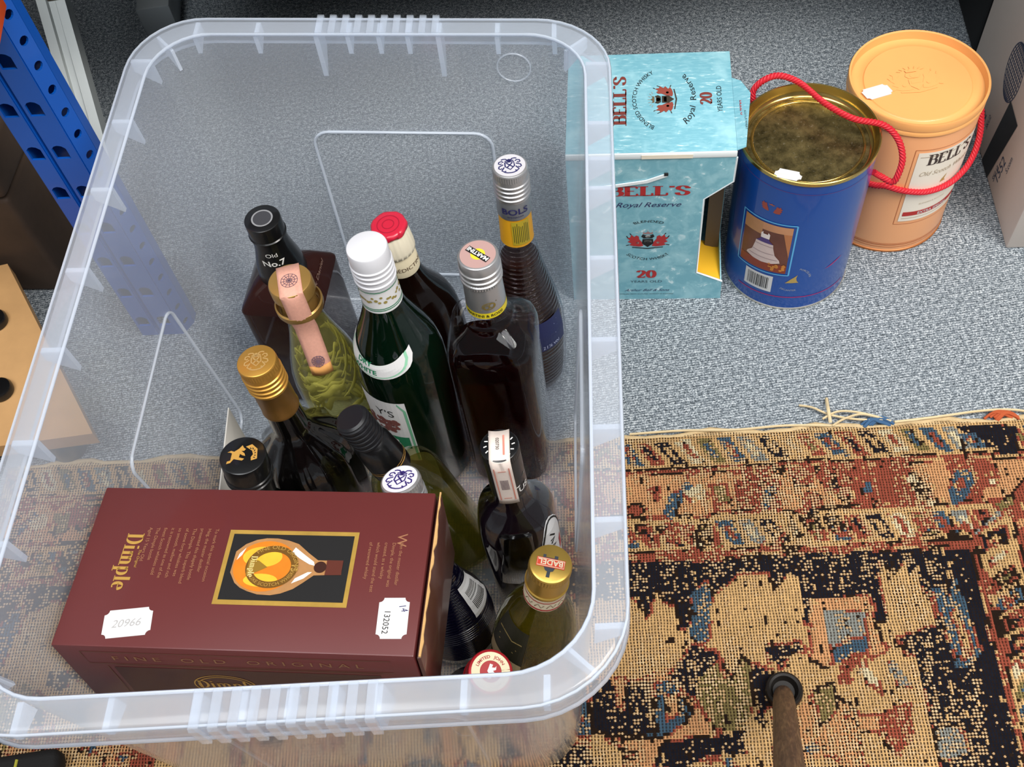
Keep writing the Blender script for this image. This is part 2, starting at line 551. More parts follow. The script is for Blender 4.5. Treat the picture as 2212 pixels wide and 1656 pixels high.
def rug():
    u0, u1, v1 = -.62, .42, .62
    nu, nv = int((u1 - u0) / PIT), int(v1 / PIT)
    U = u0 + (np.arange(nu) + .5) * PIT
    V = (np.arange(nv) + .5) * PIT
    uu, vv = np.meshgrid(U, V)
    rng = np.random.default_rng(5)
    def nz(s, k=2, sv=None):
        # smooth value noise
        out = np.zeros_like(uu)
        amp = 1.0
        for o in range(k):
            gx = uu / s * 2 ** o + 50
            gy = vv / (sv or s) * 2 ** o + 50
            tb = rng.random((400, 400))
            ix, iy = gx.astype(int) % 399, gy.astype(int) % 399
            fx, fy = gx % 1, gy % 1
            fx, fy = fx * fx * (3 - 2 * fx), fy * fy * (3 - 2 * fy)
            out += amp * (tb[iy % 400, ix % 400] * (1 - fx) * (1 - fy) + tb[iy, ix + 1] * fx * (1 - fy) + tb[iy + 1, ix] * (1 - fx) * fy + tb[iy + 1, ix + 1] * fx * fy)
            amp *= .5
        return out / (2 - .5 ** (k - 1))
    um = np.where(uu < -.025, -.05 - uu, uu)          # the design mirrors to the left
    um = np.where(um > .29, np.where(uu < -.025, .58 - um, um), um)
    wob = (nz(.03) - .5) * .006
    x = um * 1000 + wob * 1000
    y = vv * 1000 + (nz(.03) - .5) * 6
    idx = np.zeros_like(uu, int)
    K = 'tpnrbgock'
    xr = uu * 1000 + wob * 1000
    d = np.minimum(y, 420 - xr)                        # distance in from the outer edge
    along = np.where(y < 420 - xr, x, y)
    idx[:] = K.index('n')
    idx[(d > 195)] = K.index('t')
    n1 = nz(.035)
    idx[(d > 235) & (n1 > .5)] = K.index('p')
    idx[(d > 260) & (nz(.02) > .72)] = K.index('b')
    idx[(d > 260) & (nz(.025) > .76)] = K.index('r')
    idx[(d > 260) & (nz(.03) > .78)] = K.index('n')
    # border bands
    idx[d < 130] = K.index('t')
    idx[(d > 43) & (d < 86)] = K.index('p')
    idx[(d > 43) & (d < 86) & (nz(.02) > .5)] = K.index('r')
    mt = 420 - xr < y                                  # right border is better preserved
    idx[(d > 43) & (d < 86) & mt & (nz(.02) > .25)] = K.index('r')
    cyc = 'nbtronbcgr'
    for lo, hi, ph in ((6, 36, 0), (93, 121, 9)):
        s = (along + (d - lo) * -.55 + ph)
        ki = np.floor(s / 19).astype(int)
        fr = s / 19 - ki
        rr = (ki * 7 + 3) % 10
        band = (d > lo) & (d < hi)
        core = band & (np.abs(fr - .5) < .34) & (np.abs((d - lo) / (hi - lo) - .5) < .42)
        inner = band & (np.abs(fr - .5) < .14) & (np.abs((d - lo) / (hi - lo) - .5) < .25)
        for q in range(10):
            idx[core & (rr == q)] = K.index(cyc[q])
            idx[inner & (rr == q)] = K.index('trcnbtrrco'[q])
    for lo, hi, c in ((37, 39, 'k'), (39, 42, 'r'), (86, 88, 'k'), (88, 91, 't'), (122, 124, 'k'), (124, 128, 'r')):
        idx[(d > lo) & (d < hi)] = K.index(c)
    def inside(poly):
        r = np.zeros_like(uu, bool)
        px = np.array([p[0] for p in poly], float)
        py = np.array([p[1] for p in poly], float)
        j = len(poly) - 1
        for i in range(len(poly)):
            c = ((py[i] > y) != (py[j] > y)) & (x < (px[j] - px[i]) * (y - py[i]) / (py[j] - py[i] + 1e-9) + px[i])
            r ^= c
            j = i
        return r
    fm = np.zeros_like(uu, bool)
    for c, poly in RUGP:
        m = inside(poly)
        idx[m] = K.index(c)
        fm |= m
    # outlines round the motifs
    e = np.zeros_like(uu, bool)
    e[:, 1:] |= idx[:, 1:] != idx[:, :-1]
    e[1:, :] |= idx[1:, :] != idx[:-1, :]
    e &= (d > 43)
    q = nz(.02)
    idx[e & (q > .42)] = K.index('r')
    idx[e & (q > .62)] = K.index('k')
    pal = np.array([hx(c)[:3] for c in ('#c09a68', '#c08c60', '#16171f', '#8c4534', '#3b5161', '#80817a', '#7a6b42', '#c8b894', '#221812')])
    col = pal[idx]
    # abrash and odd knots
    odd = nz(.004, 1, .012) * .75 + rng.random(uu.shape) * .25
    col[(odd < .17)] = pal[0]
    col[(odd > .82)] = pal[8]
    col *= (1 + (rng.random(uu.shape) - .5) * .3)[..., None]
    col *= (.85 + .3 * nz(.05))[..., None]
    edge = vv < .0055
    col[edge] = np.array(hx('#d2b589')[:3]) * (.8 + .4 * rng.random(edge.sum()))[:, None]
    wear = np.clip(nz(.06, 3) * 1.3 + (nz(.0045, 1, .035) - .5) * 1.1 - .2 + np.where(uu > .27, -.4, 0), 0, 1)
    # mesh
    gu = u0 + np.arange(nu + 1) * PIT
    gv = np.arange(nv + 1) * PIT
    GU, GV = np.meshgrid(gu, gv)
    GZ = .0048 + (rng.random(GU.shape) - .5) * .0009
    GZ[0, :] = .001
    GZ[1, :] = .003
    edgew = .0022 * np.sin(gu * 60) + .0018 * np.sin(gu * 170 + 1) + (rng.random(nu + 1) - .5) * .0022
    GV[0, :] += edgew
    GV[1, :] += edgew * .8
    vs = np.stack([GU, -GV, GZ], -1).reshape(-1, 3)
    a = (np.arange(nv)[:, None] * (nu + 1) + np.arange(nu)[None]).reshape(-1)
    fs = np.stack([a, a + nu + 1, a + nu + 2, a + 1], -1)
    me = bpy.data.meshes.new('rug')
    me.vertices.add(len(vs))
    me.vertices.foreach_set('co', vs.astype(np.float32).ravel())
    me.loops.add(fs.size)
    me.loops.foreach_set('vertex_index', fs.astype(np.int32).ravel())
    me.polygons.add(len(fs))
    me.polygons.foreach_set('loop_start', np.arange(0, fs.size, 4, dtype=np.int32))
    me.update(calc_edges=True)
    at = me.attributes.new('pattern', 'FLOAT_COLOR', 'FACE')
    at.data.foreach_set('color', np.concatenate([np.clip(col, 0, 1), wear[..., None]], -1).astype(np.float32).ravel())
    aw = me.attributes.new('wear', 'FLOAT', 'FACE')
    aw.data.foreach_set('value', wear.astype(np.float32).ravel())
    t = NT('knotted_wool_rug')
    pc = t.n('Attribute', _attribute_name='pattern').outputs[0]
    we = t.n('Attribute', _attribute_name='wear').outputs[2]
    tc = t.n('TexCoord').outputs['Object']
    jit = t.n('TexNoise', Scale=70.0, Detail=2.0)
    t.put(jit.inputs['Vector'], tc)
    off = t.n('VectorMath', _operation='SCALE')
    t.put(off.inputs[0], jit.outputs[1])
    off.inputs[3].default_value = .0024
    ad = t.n('VectorMath', _operation='ADD', i0=tc, i1=off.outputs[0])
    sx = t.n('SeparateXYZ', i0=ad.outputs[0])
    cu = t.math('DIVIDE', sx.outputs[0], PIT)
    cv = t.math('DIVIDE', sx.outputs[1], PIT)
    fu = t.math('ABSOLUTE', t.math('SUBTRACT', t.math('FRACT', cu), .5))
    fv = t.math('ABSOLUTE', t.math('SUBTRACT', t.math('FRACT', cv), .5))
    cell = t.n('CombineXYZ', i0=t.math('FLOOR', cu), i1=t.math('FLOOR', cv))
    wn = t.n('TexWhiteNoise', _noise_dimensions='2D')
    t.put(wn.inputs['Vector'], cell.outputs[0])
    rv = wn.outputs[0]
    warp = t.math('LESS_THAN', fu, .25)
    weft = t.math('LESS_THAN', fv, .13)
    dot = t.math('MULTIPLY', warp, t.math('LESS_THAN', fv, .36))
    bare = t.math('LESS_THAN', rv, t.math('MULTIPLY', we, .75))
    thread = t.math('MULTIPLY', bare, t.math('MAXIMUM', dot, t.math('MULTIPLY', weft, .6)))
    tan = t.mix(rv, hx('#b08c62'), hx('#dcc49c'))
    c1 = t.mix(thread, pc, tan)
    solid = t.math('MAXIMUM', warp, weft)
    hole = t.math('MULTIPLY', t.math('SUBTRACT', 1.0, solid), t.math('ADD', .75, t.math('MULTIPLY', we, .25)))
    c2 = t.mix(hole, c1, hx('#21160f'))
    hgt = t.math('ADD', t.math('MULTIPLY', solid, .7), t.math('MULTIPLY', dot, .3))
    p = t.n('BsdfPrincipled', Roughness=.95)
    p.inputs['Specular IOR Level'].default_value = .08
    t.put(p.inputs['Base Color'], c2)
    t.put(p.inputs['Normal'], t.bump(hgt, .8, .0012))
    me.materials.append(t.done(p))
    root = thing('rug', 'worn knotted rug with navy field and red and tan borders', 'rug', mat=rug_m)
    body = link('rug_body', me, root)
    return root
rug_o = rug()
yarn = pbr('cream_yarn', '#d9c49b', .9, bump=.4, bscale=1500)
blue_wool = pbr('blue_wool', '#3c5d80', .95)
red_wool = pbr('rust_wool', '#b5552f', .95)
for pts, r, m in [
    ([(.165, -.024, .003), (.176, -.02, .005), (.19, -.011, .006), (.205, -.006, .006), (.222, -.003, .006), (.24, -.002, .006)], .0012, yarn),
    ([(.184, -.006, .006), (.198, -.012, .008), (.214, -.011, .008), (.232, -.006, .007), (.247, .0, .006)], .0012, yarn),
    ([(.192, .002, .006), (.204, -.004, .008), (.22, -.008, .008), (.236, -.004, .007)], .0012, yarn),
    ([(.191, -.002, .005), (.19, -.013, .01), (.191, -.023, .006), (.192, -.03, .003)], .0017, yarn),
    ([(.25, .001, .006), (.29, -.002, .0065), (.33, -.006, .0065), (.36, -.006, .006), (.395, .001, .005)], .0013, yarn),
    ([(.0, .0, .005), (.05, -.001, .0055), (.1, .001, .0055), (.15, -.001, .0055), (.2, .002, .005)], .0013, yarn)]:
    tube('loose_yarn', spline([(u, -v, z) for u, v, z in pts], 6), r, m, rug_o, 6)
tr_ = random.Random(21)
for u, m in ((.236, blue_wool), (.350, red_wool)):
    for k in range(7):
        du, dv = tr_.uniform(-.006, .006), tr_.uniform(-.003, .004)
        tube('wool_tuft', spline([(u - .011 + du, -(.002 + dv), .004), (u - .003 + du, .003 - dv * .5, .0062), (u + .004 + du, .002 - dv, .006), (u + .012 + du * .5, -(.002 + dv * .6), .0042)], 4), .0014, m, rug_o, 6)
er = random.Random(9)
tube('selvedge', [(u, -.0012 + .0022 * math.sin(u * 60) * -1 + er.uniform(-.0016, .0016), .0020) for u in [-.61 + .0125 * i for i in range(82)]], .0027, pbr('cream_selvedge', '#c3ab82', .95, var=.25, vscale=240, bump=.8, bscale=420), rug_o, 8)

# ------------------------------------------------------------------ storage bin
BW, BD = .403, .580
RC = [(-.2654, .8073), (.1246, .712), (.0378, .166), (-.3651, .2075)]   # rim corners: back left, back right, front right, front left
def bmap(a, b, z):
    s, t = a / BW, b / BD
    x = (1 - s) * (1 - t) * RC[3][0] + s * (1 - t) * RC[2][0] + (1 - s) * t * RC[0][0] + s * t * RC[1][0]
    y = (1 - s) * (1 - t) * RC[3][1] + s * (1 - t) * RC[2][1] + (1 - s) * t * RC[0][1] + s * t * RC[1][1]
    return (x, y, z)
BIN_Z = .0055
def rrect(i, z, rad=None, n=9):
    rad = max(.060 - i * .55, .03) if rad is None else rad
    out = []
    for cx, cy, a0 in ((BW - i - rad, BD - i - rad, 0), (i + rad, BD - i - rad, 90), (i + rad, i + rad, 180), (BW - i - rad, i + rad, 270)):
        for k in range(n + 1):
            a = math.radians(a0 + 90 * k / n)
            out.append(bmap(cx + rad * math.cos(a), cy + rad * math.sin(a), z))
    return out
PLAST = dict(tint=(.975, .983, .995, 1), rough=.12, hazecol=(.87, .925, 1.0, 1), ior=1.35)
bin_wall = clear('milky_clear_plastic', haze=.25, **PLAST)
bin_rimm = clear('milky_plastic_rim', haze=.28, **PLAST)
bin_ribm = clear('milky_plastic_rib', haze=.66, **PLAST)
bin_o = thing('storage_bin', 'large clear milky plastic storage bin holding bottles and a burgundy carton', 'storage bin', (0, 0, BIN_Z))
TOP = .33
def wi(z):            # inset of the inner wall face at height z
    return .0225 + .019 * (TOP - .012 - z) / (TOP - .012)
WT = .0021
ins = [(.0215, TOP), (.0222, TOP - .012)] + [(wi(z), z) for z in (.30, .20, .10, .03)] + [(.0445, .014), (.05, .006), (.058, .004)]
out = [(.058, .002), (.049, .0035), (.0425, .013)] + [(wi(z) - WT, z) for z in (.03, .10, .20, .30)] + [(.0203, TOP - .012), (.0203, TOP - .003)]
vs, fs = [], []
L1 = [rrect(i, z) for i, z in ins]
L2 = [rrect(i, z) for i, z in out]
v1, f1 = loops(L1, False, False, True)
v2, f2 = loops(L2, False, True, False)
n0 = len(v1)
vs = v1 + v2
fs = f1 + [tuple(q + n0 for q in f) for f in f2]
nn = len(L1[0])
lastb = n0 + (len(L2) - 1) * nn
for j in range(nn):
    k = (j + 1) % nn
    fs.append((j, lastb + j, lastb + k, k))
fixn('bin_body', vs, fs, bin_wall, bin_o, 50)
prof = [(.0, TOP - .026), (0, TOP - .004), (.0012, TOP - .001), (.004, TOP), (.019, TOP), (.0214, TOP - .001), (.0202, TOP - .0035), (.0035, TOP - .0028), (.0022, TOP - .005), (.0022, TOP - .026)]
vs, fs = loops([rrect(i, z) for i, z in prof], True)
fixn('rim', vs, fs, bin_rimm, bin_o, 50)
tube('rim_bead', rrect(.0206, TOP - .0006), .0013, bin_ribm, bin_o, 6, closed=True)
tube('rim_bead', rrect(.0011, TOP - .0258), .0013, bin_ribm, bin_o, 6, closed=True)
tube('rim_bead', rrect(.0012, TOP - .0014), .0010, bin_ribm, bin_o, 6, closed=True)
# stiffening ribs under the rim
def side_frame(side, p):
    """point on the rim at parameter p, with inward and along directions in local (a,b)"""
    if side == 'L':
        return (0, p * BD), (1, 0), (0, 1)
    if side == 'R':
        return (BW, p * BD), (-1, 0), (0, 1)
    if side == 'F':
        return (p * BW, 0), (0, 1), (1, 0)
    return (p * BW, BD), (0, -1), (1, 0)
def rib(side, p, zb, th=.0038, name='rib'):
    (a, b), (ia, ib), (la, lb) = side_frame(side, p)
    poly = [(.0024, TOP - .004), (.0203, TOP - .004), (wi(zb) - WT - .0002, zb), (.0024, TOP - .026)] if zb < TOP - .03 else [(.0024, TOP - .004), (.0203, TOP - .004), (wi(zb) - WT - .0002, zb), (.0024, TOP - .014)]
    vs = [bmap(a + ia * i + la * s, b + ib * i + lb * s, z) for s in (-th / 2, th / 2) for i, z in poly]
    fs = [(3, 2, 1, 0), (4, 5, 6, 7)] + [(i, (i + 1) % 4, 4 + (i + 1) % 4, 4 + i) for i in range(4)]
    fixn(name, vs, fs, bin_ribm, bin_o)
for p in (.13, .263, .460, .525, .586, .771, .887):
    rib('B', p, .309)
for p in (.393, .650):
    rib('B', p, .286, .0042, 'handle_rib')
for p in (.139, .271, .462, .526, .59, .769, .883):
    rib('F', p, .309)
for p in (.394, .651):
    rib('F', p, .286, .0042, 'handle_rib')
for p in (.917, .802, .683, .555, .44, .319, .2, .079):
    rib('L', p, .302)
for p in (.911, .794, .728, .676, .56, .436, .316, .201, .082):
    rib('R', p, .302)
for ca, cb, sx, sy in ((0, 0, 1, 1), (BW, 0, -1, 1), (0, BD, 1, -1), (BW, BD, -1, -1)):
    q = .7071
    o0 = .06 - .06 * q
    poly = [(.003, TOP - .004), (.0265, TOP - .004), (.0285, .306), (.003, TOP - .014)]
    vs = []
    for s in (-.0013, .0013):
        for i, z in poly:
            r = .06 - i
            a, b = .06 - r * q - s * q, .06 - r * q + s * q
            vs.append(bmap(ca + sx * a, cb + sy * b, z))
    fs = [(3, 2, 1, 0), (4, 5, 6, 7)] + [(i, (i + 1) % 4, 4 + (i + 1) % 4, 4 + i) for i in range(4)]
    fixn('rib', vs, fs, bin_ribm, bin_o)
# finger ridges of the two handles: little raised bars that wrap over the rim
for side in 'BF':
    for k in range(10):
        p = .393 + (.651 - .393) * (k + .25) / 9.5
        (a, b), (ia, ib), (la, lb) = side_frame(side, p)
        poly = [(.0205, TOP + .0002), (-.0006, TOP + .0002), (-.0006, TOP - .026), (-.0024, TOP - .026), (-.0024, TOP - .002), (-.0012, TOP + .0012), (.0205, TOP + .0014)]
        n = len(poly)
        vs = [bmap(a + ia * i + la * s, b + ib * i + lb * s, z) for s in (-.0028, .0028) for i, z in poly]
        fs = [tuple(range(n - 1, -1, -1)), tuple(range(n, 2 * n))] + [(i, (i + 1) % n, n + (i + 1) % n, n + i) for i in range(n)]
        fixn('grip_ridge', vs, fs, bin_wall, bin_o)
# moulded panel lines on the walls
def wall_pt(side, p, z, off=.0006):
    (a, b), (ia, ib), _ = side_frame(side, p)
    i = wi(z) + off
    return bmap(a + ia * i, b + ib * i, z)
def panel(side, p0, p1, z0, z1, r, rp):
    pts = []
    for cp, cz, a0 in ((p1 - rp, z1 - r, 0), (p0 + rp, z1 - r, 90), (p0 + rp, z0 + r, 180), (p1 - rp, z0 + r, 270)):
        for k in range(7):
            a = math.radians(a0 + 15 * k)
            pts.append((cp + rp * math.cos(a), cz + r * math.sin(a)))
    full = []
    for i in range(len(pts)):
        (p, z), (q, y) = pts[i], pts[(i + 1) % len(pts)]
        for k in range(4):
            full.append(wall_pt(side, p + (q - p) * k / 4, z + (y - z) * k / 4))
    tube('panel_moulding', full, .0014, bin_ribm, bin_o, 6, closed=True)
panel('B', .325, .735, .035, .226, .016, .04)
panel('F', .325, .735, .035, .226, .016, .04)
panel('L', .385, .635, .035, .214, .012, .02)
panel('R', .385, .635, .035, .214, .012, .02)
cpts = []
for k in range(24):
    a = 2 * PI * k / 24
    cpts.append(wall_pt('B', .80 + .035 * math.cos(a), .298 + .014 * math.sin(a)))
tube('mould_mark', cpts, .0007, bin_rimm, bin_o, 5, closed=True)

# ------------------------------------------------------------------ bottles
def axis_matrix(base, top, spin):
    b, t = Vector(base), Vector(top)
    z = (t - b).normalized()
    x = Vector((math.cos(math.radians(spin)), math.sin(math.radians(spin)), 0))
    x = (x - z * x.dot(z)).normalized()
    y = z.cross(x)
    return Matrix(((x.x, y.x, z.x, b.x), (x.y, y.y, z.y, b.y), (x.z, y.z, z.z, b.z), (0, 0, 0, 1)))

class Bottle:
    """rows are in millimetres along the axis; everything is scaled so that the top row meets the given top point"""
    def __init__(s, name, label, base, top, spin, total, group=None):
        d = Vector(top) - Vector(base)
        base = (base[0], base[1], .0101 + .036 * math.hypot(d.x, d.y) / d.length)   # a leaning bottle stands on its heel
        s.root = thing(name, label, 'bottle', mat=axis_matrix(base, top, spin), group=group)
        s.k = (Vector(top) - Vector(base)).length / total
    def mm(s, rows):
        out = []
        for r in rows:
            r = list(r) + [None] * (6 - len(r))
            out.append((r[0] * s.k, r[1] * s.k, None if r[2] is None else r[2] * s.k, r[3], r[4], r[5]))
        return out
    def part(s, name, rows, mat, n=56, ang=35, cap0=True, cap1=True, parent=None):
        return loft(name, s.mm(rows), mat, parent or s.root, n, ang, cap0, cap1)
    def glass(s, rows, mat, n=64, name='glass_body', ang=35):
        s.rows = rows
        return s.part(name, rows, mat, n, ang)
    def rad(s, z, th):
        """outside radius of the body at height z (mm) and angle th (radians)"""
        R = s.rows
        for a, b in zip(R, R[1:]):
            if a[0] <= z <= b[0] and b[0] > a[0]:
                t = (z - a[0]) / (b[0] - a[0])
                ra = []
                for r in (a, b):
                    r = list(r) + [None] * (6 - len(r))
                    A, B, p = r[1], (r[1] if r[2] is None else r[2]), r[3] or 2.0
                    c, q = abs(math.cos(th)), abs(math.sin(th))
                    ra.append(1 / ((c / A) ** p + (q / B) ** p + 1e-12) ** (1 / p))
                return ra[0] * (1 - t) + ra[1] * t
        return R[-1][1]
    def fill(s, z1, mat, shrink=.93, z0=4, meniscus=True):
        rows = []
        for r in s.rows:
            if z0 <= r[0] <= z1:
                q = list(r)
                q[1] *= shrink
                if len(q) > 2 and q[2]:
                    q[2] *= shrink
                rows.append(tuple(q))
        a = next((r for r in s.rows if r[0] > z1), None)
        b = [r for r in s.rows if r[0] <= z1][-1]
        if a is not None and a[0] > b[0]:
            t = (z1 - b[0]) / (a[0] - b[0])
            q = list(b)
            q[0] = z1
            q[1] = (b[1] + (a[1] - b[1]) * t) * shrink
            if len(q) > 2 and q[2]:
                q[2] = (b[2] + ((a[2] if len(a) > 2 and a[2] else a[1]) - b[2]) * t) * shrink
            rows.append(tuple(q))
        rows.insert(0, (z0,) + tuple(rows[0][1:]))
        return s.part('drink', rows, mat, 48, 35)
    def wrap(s, ang, z, off=.35, r=None):
        """2-D (mm) -> on the side of the bottle, centred at angle ang (deg, 0 = local +x, -90 = towards the viewer)"""
        def f(x, y):
            rr = r if r is not None else s.rad(z, math.radians(ang))
            th = math.radians(ang) + x / rr
            q = (r if r is not None else s.rad(min(max(z + y, 0), s.rows[-1][0]), th)) + off
            return (q * math.cos(th) * s.k, q * math.sin(th) * s.k, (z + y) * s.k)
        return f
    def flat(s, z, rot=0.0, off=.25, dx=0, dy=0):
        """2-D (mm) -> on the flat top of a cap"""
        c, q = math.cos(math.radians(rot)), math.sin(math.radians(rot))
        def f(x, y):
            return ((x * c - y * q + dx) * s.k, (x * q + y * c + dy) * s.k, (z + off) * s.k)
        return f
    def label(s, name, ang, z, w, h, mat, off=.3, parent=None, r=None, nx=16, ny=8):
        return printed(name, grid2d(-w / 2, w / 2, -h / 2, h / 2, nx, ny), mat, parent or s.root, s.wrap(ang, z, off, r))
    def cap(s, z0, z1, r, mat, knurl=True, rings=(), name='cap', n=96, edge=1.2, dish=0.0):
        rows = [(z0, r)]
        for zr in rings:
            rows += [(zr - 1.2, r), (zr - .4, r + .9), (zr + .4, r + .9), (zr + 1.2, r)]
        if knurl:
            a = z1 - 8
            rows += [(a - .2, r), (a, r, None, 2, 48, .018), (z1 - 2.5, r, None, 2, 48, .018), (z1 - 2.2, r)]
        rows += [(z1 - edge, r), (z1 - edge * .35, r - edge * .3), (z1, r - edge)]
        if dish:
            rows += [(z1, r - edge - 1.2), (z1 - dish, r - edge - 1.6)]
        return s.part(name, rows, mat, n, 30)

def crest2d(k=1.0):
    """shield with crossed arrows, helmet scrolls: the emblem printed on two caps"""
    L = []
    L += [[(-3.2, 3.2), (3.2, 3.2), (3.4, -1.0), (0, -4.6), (-3.4, -1.0), (-3.2, 3.2)]]
    L += [[(-2.2, -2.2), (2.2, 2.4)], [(2.2, -2.2), (-2.2, 2.4)]]
    for sgn in (-1, 1):
        L += [[(sgn * x, y) for x, y in pl] for pl in (
            [(4.2, 3.6), (5.6, 4.8), (7.4, 4.2), (7.8, 2.6), (6.6, 1.8), (5.6, 2.6)],
            [(4.6, 1.2), (6.2, .4), (7.8, -.4), (8.2, -2.2), (7.0, -3.2), (5.8, -2.4)],
            [(4.2, -1.6), (5.2, -3.2), (6.2, -4.8), (4.8, -6.2), (3.2, -5.6)],
            [(1.0, 5.0), (2.4, 6.6), (4.2, 6.8), (5.6, 6.2)],
            [(.6, 4.2), (1.8, 4.6), (3.2, 4.4)])]
    L += [[(-4.6, -6.6), (-2.4, -7.6), (0, -7.9), (2.4, -7.6), (4.6, -6.6)]]
    v = strokes([[(x * k, y * k) for x, y in pl] for pl in L], 1.0 * k)
    return merge(v, poly2d(disc(0, 5.2 * k, 1.3 * k, n=12), disc(0, 4.0 * k, 1.0 * k, n=10)))

# ---- square amber whiskey bottle with black neck
amber = pbr('amber_whiskey_glass', '#2c100a', .06, spec=.35, coat=.1, trans=.1)
b = Bottle('whiskey_bottle', 'square brown whiskey bottle with black capped neck nearest the back left', (-.186, .640, .0105), (-.186, .640, .2455), -14, 236)
b.glass([(0, 34, 34, 8), (3, 38, 38, 10), (146, 38, 38, 10), (149, 36.5, 36.5, 10), (163, 26, 26, 5), (169, 19, 19, 2.4), (172, 17)], amber, ang=18)
b.part('neck_sleeve', [(165, 21.5), (168, 22), (182, 20.5), (196, 17.2), (206, 15.3), (216, 15.0)], BLACKP)
b.cap(216, 236, 15.6, BLACKP, knurl=False, rings=(219,))
printed('cap_face', poly2d(disc(0, 0, 8.2, n=32)), pbr('dark_grey_print', '#3c3c40', .45), b.root, b.flat(236, 0, .15))
printed('cap_ring', strokes([disc(0, 0, 8.6, n=32) + [(8.6, 0)]], 1.4), pbr('grey_ink', '#8a8a8c', .4), b.root, b.flat(236, 0))
printed('lettering', text2d('Old', 7), INKWHITE, b.root, b.wrap(-78, 203, .5, 16.0))
printed('lettering', text2d('No.7', 10, bold=.02), INKWHITE, b.root, b.wrap(-78, 193.5, .5, 18.0))
lb = b.label('front_label', -90, 100, 64, 84, BLACKP, .3)
for q, ln in enumerate(("Jack", "Daniel's")):
    printed('lettering', text2d(ln, 17, shear=.15), INKWHITE, lb, b.wrap(-90, 124 - 17 * q, .55))
b.label('side_label', 0, 98, 58, 84, pbr('black_label', '#0c0b0b', .45), .3)
printed('label_border', strokes([[(-29, -39), (29, -39), (29, 39), (-29, 39), (-29, -39)]], 1.2), INKWHITE, lb, b.wrap(-90, 100, .5))
printed('embossed_script', text2d('Jack Daniel', 9, shear=.3), pbr('embossed_amber', '#8a6a5a', .15, coat=1), b.root, lambda x, y: ((31 + -y * .2) * b.k, (x - 2) * b.k, (157.5 + (y * .5)) * b.k))

# ---- herb bottle with pink tax strip over the stopper
herb_glass = clear('green_tinted_clear_glass', (.97, .98, .92, 1), 1.0)
herb_liq = clear('yellow_green_spirit', (.95, .92, .66, 1), .3, haze=.2, hazecol=hx('#eae49c'))
b = Bottle('herb_spirit_bottle', 'clear bottle of yellow-green spirit with herb leaves and a pink tax strip over its cap', (-.157, .556, .0105), (-.1631, .5645, .251), 5, 240)
b.glass([(0, 28), (2, 31), (6, 32.5), (112, 32.5), (128, 31), (146, 27), (164, 22), (182, 17.5), (198, 14.8), (208, 14.2)], herb_glass)
b.fill(178, herb_liq, .94)
cork_gold = pbr('gold_cork_cap', '#b08a4c', .35, .5)
b.part('neck_ring', [(203, 14.4), (204, 18.6), (208, 20.2), (213, 20.2), (214, 18.8), (210, 17.6), (206, 16.5)], cork_gold, cap0=False, cap1=False)
b.part('stopper', [(207, 15), (226, 15.2), (227, 18.2), (237, 18.2), (239.4, 17.4), (240, 16.2)], cork_gold)
pinkp = pbr('pink_banknote_paper', '#d9a08c', .7, var=.16, vscale=420)
orangep = pbr('orange_banknote_paper', '#d99b56', .7)
path = [(0, 15.5, 240.5), (0, 6, 240.6), (0, -6, 240.6), (0, -16.5, 240.3), (0, -18.6, 237), (0, -18.8, 228), (0, -20.4, 214), (0, -19.8, 206), (0, -17.0, 196), (0, -19.6, 184), (0, -22.8, 170), (0, -27, 156), (0, -29.4, 147)]
def strip(bt, path, w, mat, name, parent, curl=0.03):
    vs, fs = [], []
    m = 6
    for x, y, z in path:
        for j in range(m + 1):
            q = -w / 2 + w * j / m
            vs.append(((x + q) * bt.k, (y + (q * q) * curl if z < 239 else y) * bt.k, z * bt.k))
    for i in range(len(path) - 1):
        for j in range(m):
            a = i * (m + 1) + j
            fs.append((a, a + m + 1, a + m + 2, a + 1))
    o = mk(name, vs, fs, mat, parent, 60)
    so = o.modifiers.new('thick', 'SOLIDIFY')
    so.thickness = .0003
    return o
ts = strip(b, path, 19, pinkp, 'tax_strip', b.root)
strip(b, [(0, -27.6, 156.5), (0, -30.0, 146.5)], 18.6, orangep, 'strip_end', ts)
greyink = pbr('grey_violet_ink', '#6d5560', .6)
printed('rosette', strokes([disc(0, 0, r, n=30) + [(r, 0)] for r in (2.2, 4.6, 6.8)] + [[(0, 0), (7.2 * math.cos(i * .52), 7.2 * math.sin(i * .52))] for i in range(12)], .45), greyink, ts, b.flat(240.6, 0, .35, dy=-1))
printed('rosette', xf(strokes([disc(0, 0, r, n=24) + [(r, 0)] for r in (2, 3.6, 5.2)] + [[(0, 0), (5.8 * math.cos(i * .52), 5.8 * math.sin(i * .52))] for i in range(12)], .6), 1, 1), greyink, ts, lambda x, y: (x * b.k, (-26.0 - .35 + x * x * .03 + y * .40) * b.k, (162 + y * .9) * b.k))
leafm = leafy('pale_herb_leaf', '#d8d47c', '#f8f6c4')
rr = random.Random(3)
